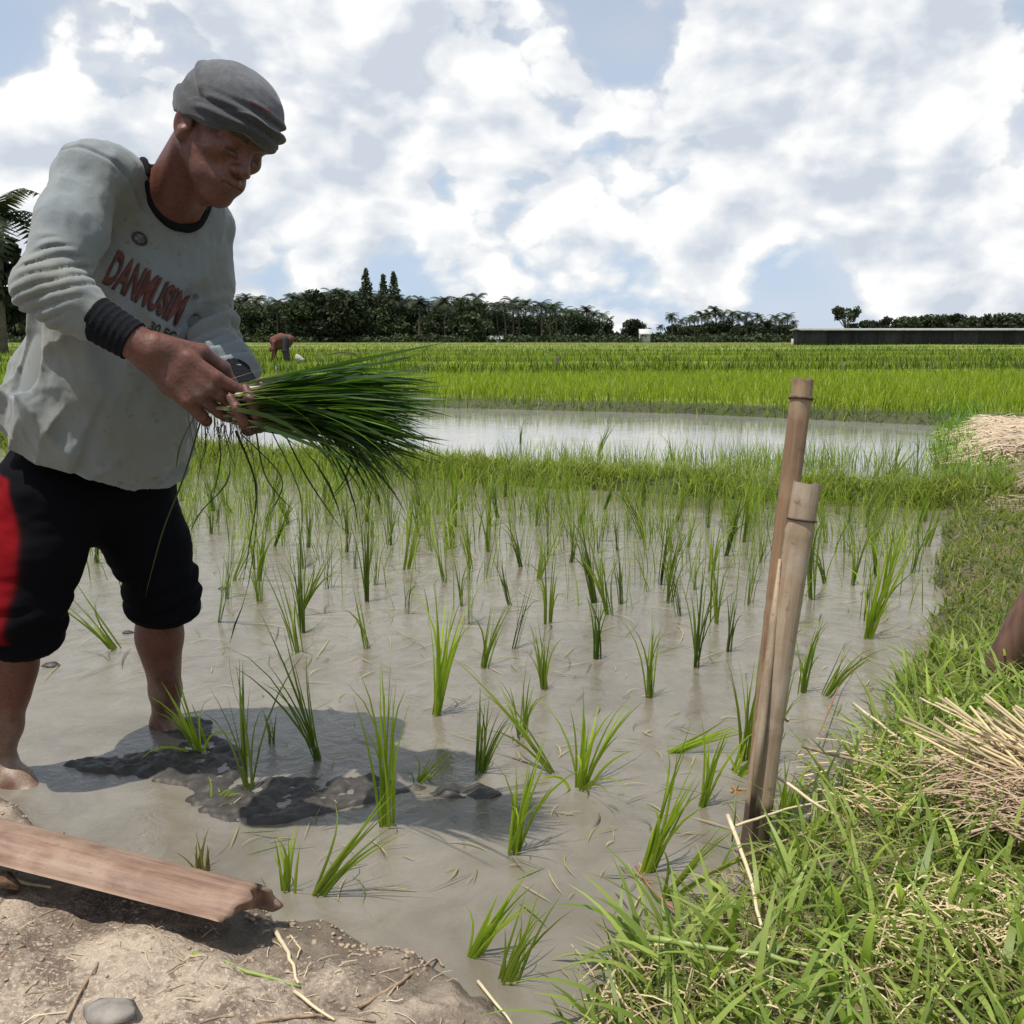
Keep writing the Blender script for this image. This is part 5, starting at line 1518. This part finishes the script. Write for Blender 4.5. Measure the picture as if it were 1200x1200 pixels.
f3.chain([S2(.14, 0, .56), S2(-.22, 0, .50)], [.12, .13], .06)
for s in (-1, 1): f3.chain([S2(-.24, .16 * s, .62), S2(-.27, .19 * s, .40)], [.07, .06], .03)
V, F = f3.mesh(.025); obj('shirt', mesh_np('far_shirt', V - o2, F), simple_mat('far_shirt', (.08, .028, .022), (.14, .05, .035), 8, .9), fr)
f3 = Field(); f3.chain(lR[:2] + [S2(.15, -.13, .10)], [.125, .10, .08], .03); f3.chain(lL[:2] + [S2(.07, .13, .10)], [.125, .10, .08], .03)
V, F = f3.mesh(.025); obj('trousers', mesh_np('far_trousers', V - o2, F), simple_mat('far_trousers', (.015, .015, .018), (.03, .03, .035), 8, .9), fr)
sk = Field(); sp0 = S2(.50, -.1, .12); sk.ell(sp0, (.12, .10, .10), .03); sk.ell(sp0 + (-.05, 0, .08), (.06, .06, .06), .04); sk.ell(sp0 + (.10, 0, -.05), (.09, .09, .06), .04)
V, F = sk.mesh(.02); tag(obj('white_sack', mesh_np('white_sack', V, F), simple_mat('pale_sack', (.30, .29, .24), (.42, .40, .34), 8, .9)), 'small white sack in the field behind the stooping far farmer', 'sack')
# bare branch hoop beyond him
M_DKW = simple_mat('dark_wood', (.04, .03, .022), (.09, .07, .05), 8, .9)
yb = 30.0
V, F = tube([far_at(424, 432, yb), far_at(422, 420, yb), far_at(414, 414, yb), far_at(398, 413, yb), far_at(378, 417, yb)], [.045, .035, .025, .02, .01], 7, jitter=.1)
tag(obj('bent_branch', mesh_np('bent_branch', V, F), M_DKW), 'bare bent branch arching over the field right of the stooping farmer', 'branch')
# marker posts
for px, py, h_, y_, r_, lb in ((653, 440, 16, 25.7, .055, 'short dark post standing alone in the middle of the green field'),
                               (928, 410, 10, 75, .10, 'small pale marker post in front of the long shed'),
                               (325, 455, 14, 20, .03, 'little dark stick in the field below the stooping farmer')):
    p_ = far_at(px, py, y_); z0 = float(height(p_[0], y_)) - .1; hh = h_ / 1100 * y_
    V, F = tube([(p_[0], y_, z0), (p_[0] + .01, y_, z0 + hh * .6), (p_[0] - .01, y_, z0 + hh + .1)], [r_, r_ * .95, r_ * .9], 10, jitter=.05)
    tag(obj('marker_post', mesh_np('marker_post', V, F), M_DKW if 'dark' in lb else simple_mat('pale_post', (.4, .36, .28), (.5, .45, .36), 5, .9)), lb, 'post')

def box(x0, x1, y0, y1, z0, z1):
    V = np.array([(x, y, z) for z in (z0, z1) for y in (y0, y1) for x in (x0, x1)], float)
    F = np.array([(0, 2, 3, 1), (4, 5, 7, 6), (0, 1, 5, 4), (1, 3, 7, 5), (3, 2, 6, 7), (2, 0, 4, 6)])
    return V, F
# long dark shed on the right
ys_ = 114.0; xl = far_at(940, 400, ys_)[0]; g0 = float(height(xl + 20, ys_)); zt = far_at(1000, 386, ys_)[2]
shd = empty('long_shed', (xl + 20, ys_, g0)); tag(shd, 'long low black walled shed with thin pale roof edge at the far right', 'building')
off_ = np.array((xl + 20, ys_, g0))
M_SHW = simple_mat('shed_wall', (.012, .012, .014), (.028, .027, .03), 1.5, .95, .1, .05, 6, (1, 1, .2))
M_SHR = simple_mat('shed_roof', (.20, .20, .20), (.30, .30, .30), 2, .6, .1)
pw = 3.0
M_SHW2 = simple_mat('shed_wall_faded', (.022, .022, .025), (.045, .043, .045), 1.5, .95, .1, .05, 6, (1, 1, .2))
for i in range(20):
    V, F = box(xl + i * pw + .02, xl + (i + 1) * pw - .02, ys_ + (.03 if i % 2 else 0), ys_ + .15, g0 - .3, zt - .05); obj('wall_panel', mesh_np('wall_panel', V - off_, F, False), M_SHW if i % 3 else M_SHW2, shd)
V, F = box(xl, xl + 60, ys_ + .16, ys_ + 4, g0 - .3, zt - .06); obj('shed_body', mesh_np('shed_body', V - off_, F, False), M_SHW, shd)
V = np.array([(xl - .3, ys_ - .4, zt), (xl + 60.3, ys_ - .4, zt), (xl + 60.3, ys_ + 2, zt + .9), (xl - .3, ys_ + 2, zt + .9), (xl - .3, ys_ + 4.4, zt), (xl + 60.3, ys_ + 4.4, zt)], float)
V = np.concatenate([V, V - (0, 0, .16)])
F = np.array([(0, 1, 2, 3), (3, 2, 5, 4), (6, 9, 8, 7), (9, 10, 11, 8), (0, 6, 7, 1), (4, 5, 11, 10), (0, 3, 9, 6), (3, 4, 10, 9), (1, 7, 8, 2), (2, 8, 11, 5)])
V[[2, 3, 8, 9], 2] -= .75
obj('roof', mesh_np('shed_roof', V - off_, F, False), M_SHR, shd)
# pale building ends behind it and white huts at the tree line
def hut(px, py, y_, wpx, hpx, lb, wallc=(.6, .6, .57)):
    p_ = far_at(px, py, y_); w_ = wpx / 1100 * y_; h_ = hpx / 1100 * y_; z0 = p_[2]
    r = empty('hut', (p_[0], y_, z0)); tag(r, lb, 'hut')
    V, F = box(-w_ / 2, w_ / 2, 0, w_ * .8, -1, h_ * .6); obj('wall', mesh_np('hut_wall', V, F, False), simple_mat('hut_wall', wallc, tuple(c * .85 for c in wallc), 1, .9), r)
    V = np.array([(-w_ * .58, -.4, h_ * .55), (w_ * .58, -.4, h_ * .55), (w_ * .58, w_ * .4, h_), (-w_ * .58, w_ * .4, h_), (-w_ * .58, w_ * .85, h_ * .55), (w_ * .58, w_ * .85, h_ * .55)]); V = np.concatenate([V, V - (0, 0, .15)])
    obj('roof', mesh_np('hut_roof', V, F_ROOF, False), simple_mat('hut_roof', (.45, .45, .45), (.6, .6, .6), 1, .7), r)
F_ROOF = F
hut(582, 401, 185, 14, 7, 'tiny white hut at the foot of the left tree line')
hut(756, 398, 185, 12, 12, 'small pale hut in the gap between the tree groups', (.5, .5, .47))
hut(1176, 392, 150, 22, 22, 'pale roofed building rising behind the right end of the shed', (.5, .5, .48))

# ------------------------------------------------------------ trees
M_BARK = simple_mat('bark', (.06, .05, .04), (.11, .09, .07), 3, .95, .4, .05)
def leafcloud(clumps, n_per, size, c0, c1, rng):
    Vs, Cs = [], []
    for (cx, cy, cz, rx, rz) in clumps:
        n = int(n_per * max(rx * rz, .2)); d = rng.standard_normal((n, 3)); d /= np.linalg.norm(d, axis=1)[:, None]
        rad = rng.random(n) ** .4
        c = np.array((cx, cy, cz)) + d * rad[:, None] * np.array((rx, rx, rz))
        a = rng.standard_normal((n, 3)); b_ = rng.standard_normal((n, 3)); a /= np.linalg.norm(a, axis=1)[:, None]; b_ -= a * (a * b_).sum(1)[:, None]; b_ /= np.linalg.norm(b_, axis=1)[:, None]
        s = size * rng.uniform(.5, 1.2, n)[:, None]
        Vs.append(np.stack([c - a * s, c - b_ * s * .55, c + a * s, c + b_ * s * .55], 1).reshape(-1, 3))
        g = rng.random(n)[:, None]; Cs.append(np.repeat(np.array(c0) * (1 - g) + np.array(c1) * g, 4, 0))
    V = np.concatenate(Vs); return V, np.arange(len(V)).reshape(-1, 4), np.concatenate(Cs)
T0, T1 = (.016, .024, .012), (.045, .060, .026)
def palm_mesh(seed, H):
    r = np.random.default_rng(seed); lean = r.normal(0, .05, 2)
    path = [(lean[0] * H * u ** 2, lean[1] * H * u ** 2, H * u) for u in np.linspace(-.05, 1, 8)]
    tv, tf = tube(path, np.linspace(.24, .14, 8), 7)
    top = np.array(path[-1]); parts = []
    for i in range(22):
        a_ = TAU * i / 22 + r.normal(0, .15); el = r.uniform(-.5, 1.15); L_ = r.uniform(2.3, 3.2)
        m = 7; t = np.linspace(0, 1, m); th = el - 1.7 * t ** 1.3
        rad = np.concatenate([[0], np.cumsum(np.cos(th[:-1]) * L_ / (m - 1))]); z = np.concatenate([[0], np.cumsum(np.sin(th[:-1]) * L_ / (m - 1))])
        P = top + np.stack([math.cos(a_) * rad, math.sin(a_) * rad, z], -1)
        sd_ = np.array((-math.sin(a_), math.cos(a_), 0))
        for j in range(m - 1):
            for s in (-1, 1):
                for q in (0, .5):
                    p0 = P[j] * (1 - q) + P[j + 1] * q; p1 = p0 + (P[j + 1] - P[j]) * .42; w_ = .62 * math.sin(math.pi * min(1, (j + q + .8) / m)) + .22
                    tip = p0 * .4 + p1 * .6 + sd_ * s * w_ - (0, 0, .28 * w_ + .1)
                    parts.append((np.array([p0, p1, tip, tip * .5 + p0 * .5]), np.array([[0, 1, 2, 3]]), np.tile(np.array(T0) + (np.array(T1) - T0) * r.random(), (4, 1))))
    V, F, C = join_np(parts)
    return (tv, tf), (V, F, C)
def broad_mesh(seed, H, R, n=11, open_=0.0):
    r = np.random.default_rng(seed); tv, tf = tube([(0, 0, -.5), (.1, 0, H * .25), (r.normal(0, .3), 0, H * .6)], [.38, .28, .14], 8); parts = [(tv, tf)]
    cl = []
    for i in range(n):
        a_ = r.uniform(0, TAU); q = r.random() ** .5 * R * .72; z = H * (.22 if open_ == 0 else .62) + r.random() * H * (.62 if open_ == 0 else .3) * (1 - .45 * (q / R) ** 2)
        cx, cy = q * math.cos(a_), q * math.sin(a_) * .8
        rr = R * r.uniform(.32, .50) * (1 - open_ * .35); cl.append((cx, cy, z, rr, rr * .72))
        v, f = tube([(0, 0, H * .35), (cx * .5, cy * .5, z * .75), (cx, cy, z)], [.13, .09, .04], 5); parts.append((v, f))
    return join_np(parts), leafcloud(cl, 130, .36, T0, T1, r)
def conifer_mesh(seed, H):
    r = np.random.default_rng(seed); tv, tf = tube([(0, 0, -.5), (0, 0, H * .5), (0, 0, H)], [.3, .18, .03], 8); cl = []
    for i in range(26):
        u = .22 + .76 * i / 25; a_ = i * 2.4; w_ = (1 - u) * H * .24 + .2
        for s in range(3):
            aa = a_ + TAU * s / 3; cl.append((math.cos(aa) * w_ * .55, math.sin(aa) * w_ * .55, H * u, w_ * .62, .38))
    return (tv, tf), leafcloud(cl, 90, .24, T0, T1, r)
def tree_things(protos, spots, name, cat, group):
    made = {}
    for (x, y, s, k, lb) in spots:
        tm, cm = protos[k]
        root = empty(name, (x, y, 0), random.uniform(0, TAU)); root.scale = (s, s, s); root.location.z = float(height(x, y)) if y < 2000 else 0
        if k not in made:
            a_ = mesh_np(name + '_trunk', tm[0], tm[1]); a_.materials.append(M_BARK)
            b_ = mesh_np(name + '_crown', cm[0], cm[1], False, cm[2]); b_.materials.append(M_TREE); made[k] = (a_, b_)
        obj('trunk', made[k][0], None, root); obj('crown', made[k][1], None, root)
        tag(root, lb, cat, group)
palms = [palm_mesh(20 + i, 7.6) for i in range(6)]
broads = [broad_mesh(40 + i, 6.5, 3.4, 15) for i in range(5)]
px2x = lambda px, y: (px - 600) / 1100.0 * y * .985
sp = []; sb_ = []
def topz(px, pytop, y): return far_at(px, pytop, y)[2]
prof = lambda px: np.interp(px, [-80, 0, 200, 256, 300, 345, 375, 420, 470, 520, 560, 600, 640, 690, 712, 725, 745, 760, 790, 830, 880, 925, 935],
                            [352, 352, 352, 352, 350, 351, 344, 344, 352, 352, 351, 356, 356, 363, 372, 382, 374, 384, 372, 366, 368, 372, 382])
px = -60.0
while px < 934:
    y = RNG.uniform(190, 214); t = prof(px) + RNG.normal(0, 3.0); H = topz(px, t, y)
    sp.append((px2x(px, y), y, max(.35, (H + .3) / 8.7), RNG.integers(6), 'dark coconut palm in the continuous tree line behind the fields'))
    px += RNG.uniform(6.5, 10.5) if not (712 < px < 740 or 752 < px < 785) else 14
px = -60.0
while px < 932:
    y = RNG.uniform(192, 200) if RNG.random() < .5 else RNG.uniform(215, 228); t = prof(px) + RNG.uniform(4, 14) ; H = topz(px, t, y)
    sb_.append((px2x(px, y), y, max(.3, H / 6.3), RNG.integers(5), 'dark rounded leafy tree among the palms of the tree line'))
    px += RNG.uniform(8, 12)
for px, t in ((376, 343), (392, 346), (408, 344), (360, 349), (742, 373), (545, 352)):
    y = 189; sb_.append((px2x(px, y), y, topz(px, t, y) / 6.1, RNG.integers(5), 'dark rounded leafy tree among the palms of the tree line'))
def where(x, y):
    px = x / .985 / y * 1100 + 600
    for lim, t_ in ((30, 'at the far left edge'), (256, 'behind the farmer'), (420, 'left of the three conifers'), (475, 'below the three conifers'), (600, 'just right of the conifers'),
                    (716, 'near the right end of the long wood'), (785, 'in the low gap'), (2000, 'in the group left of the shed')):
        if px < lim: return t_
def relabel(lst, what):
    lst = sorted(lst, key=lambda q: q[0] / q[1]); seen = {}; out = []
    for x, y, s_, k, _ in lst:
        w_ = where(x, y); seen[w_] = seen.get(w_, -1) + 1
        out.append((x, y, s_, k, f'{what} {w_}, {ORD[min(seen[w_], 27)]} from left'))
    return out
sp = relabel(sp, 'dark coconut palm'); sb_ = relabel(sb_, 'dark leafy tree')
tree_things(palms, sp, 'palm_tree', 'palm', 'coconut palms of the far tree line')
tree_things(broads, sb_, 'broad_tree', 'tree', 'leafy trees of the far tree line')
rb = []
RBX = sorted((1010, 1030, 1045, 1062, 1080, 1098, 1112, 1130, 1148, 1165, 1182, 1198, 1215, 1020, 1120, 1090))
def rank(px): return RBX.index(px)
for px, t in ((1010, 374), (1030, 372), (1045, 369), (1062, 369), (1080, 367), (1098, 372), (1112, 366), (1130, 369), (1148, 369), (1165, 366), (1182, 365), (1198, 367), (1215, 366), (1020, 377), (1120, 372), (1090, 374)):
    y = 150 + RNG.uniform(-3, 3); rb.append((px2x(px, y), y, topz(px, t, y) / 6.2, RNG.integers(5), f'dark round topped tree behind the long shed, {ORD[rank(px)]} from the left'))
tree_things(broads, rb, 'broad_tree', 'tree', 'trees behind the long shed')
con = [conifer_mesh(60 + i, 10) for i in range(3)]
for i, (px, t, lb) in enumerate(((431, 315, 'tall pointed conifer, leftmost of the three rising above the tree line'), (451, 322, 'shortest pointed conifer, the middle one of the three above the tree line'),
                                 (463, 319, 'pointed conifer, rightmost of the three rising above the tree line'))):
    y = 196; tree_things(con, [(px2x(px, y), y, topz(px, t, y) / 10.1, i, lb)], 'conifer', 'conifer', 'pointed conifers above the tree line')
lone = [broad_mesh(75, 7, 3.2, 12, 1.0)]
y = 150; tree_things(lone, [(px2x(991, y), y, topz(991, 358, y) / 6.9, 0, 'lone spreading tree with open see through crown left of the trees behind the shed')], 'spreading_tree', 'tree', None)
y = 45; bm_ = [palm_mesh(90, 7.0), broad_mesh(91, 6.5, 2.2, 22)]
tree_things(bm_, [(px2x(4, y), y, (topz(4, 232, y)) / 7.9, 0, 'large dark palm rising at the left edge behind the farmer')], 'palm_tree', 'palm', None)
tree_things(bm_, [(px2x(-14, y + 1), y + 1, topz(-14, 246, y) / 6.2, 1, 'large dark leafy tree at the left edge, below the big palm')], 'broad_tree', 'tree', None)
cl = []; r = np.random.default_rng(8)
for px in np.arange(-80, 932, 9.0):
    if 716 < px < 736 or 752 < px < 762: top_ = 2.0
    else: top_ = topz(px, prof(px) + 13, 232)
    z = .8
    while z < top_ - .8: cl.append((px2x(px, 232) + r.uniform(-1, 1), 232 + r.uniform(-2, 2), z, 2.6, 1.6)); z += 1.7
V, F, C = leafcloud(cl, 34, .60, T0, T1, r)
stuff('far_wood', [(V, F, C)], M_TREE, 'dense dark wood closing the gaps behind the palms', 'wood')
# low dark undergrowth under the tree line
r = np.random.default_rng(5); cl = [(px2x(px, 187), 187 + r.uniform(-2, 3), .6, r.uniform(1.2, 2.2), r.uniform(.7, 1.5)) for px in np.arange(-80, 932, 6.5)]
V, F, C = leafcloud(cl, 60, .40, T0, T1, r)
stuff('undergrowth', [(V, F, C)], M_TREE, 'dark bushes filling the foot of the far tree line', 'bushes')
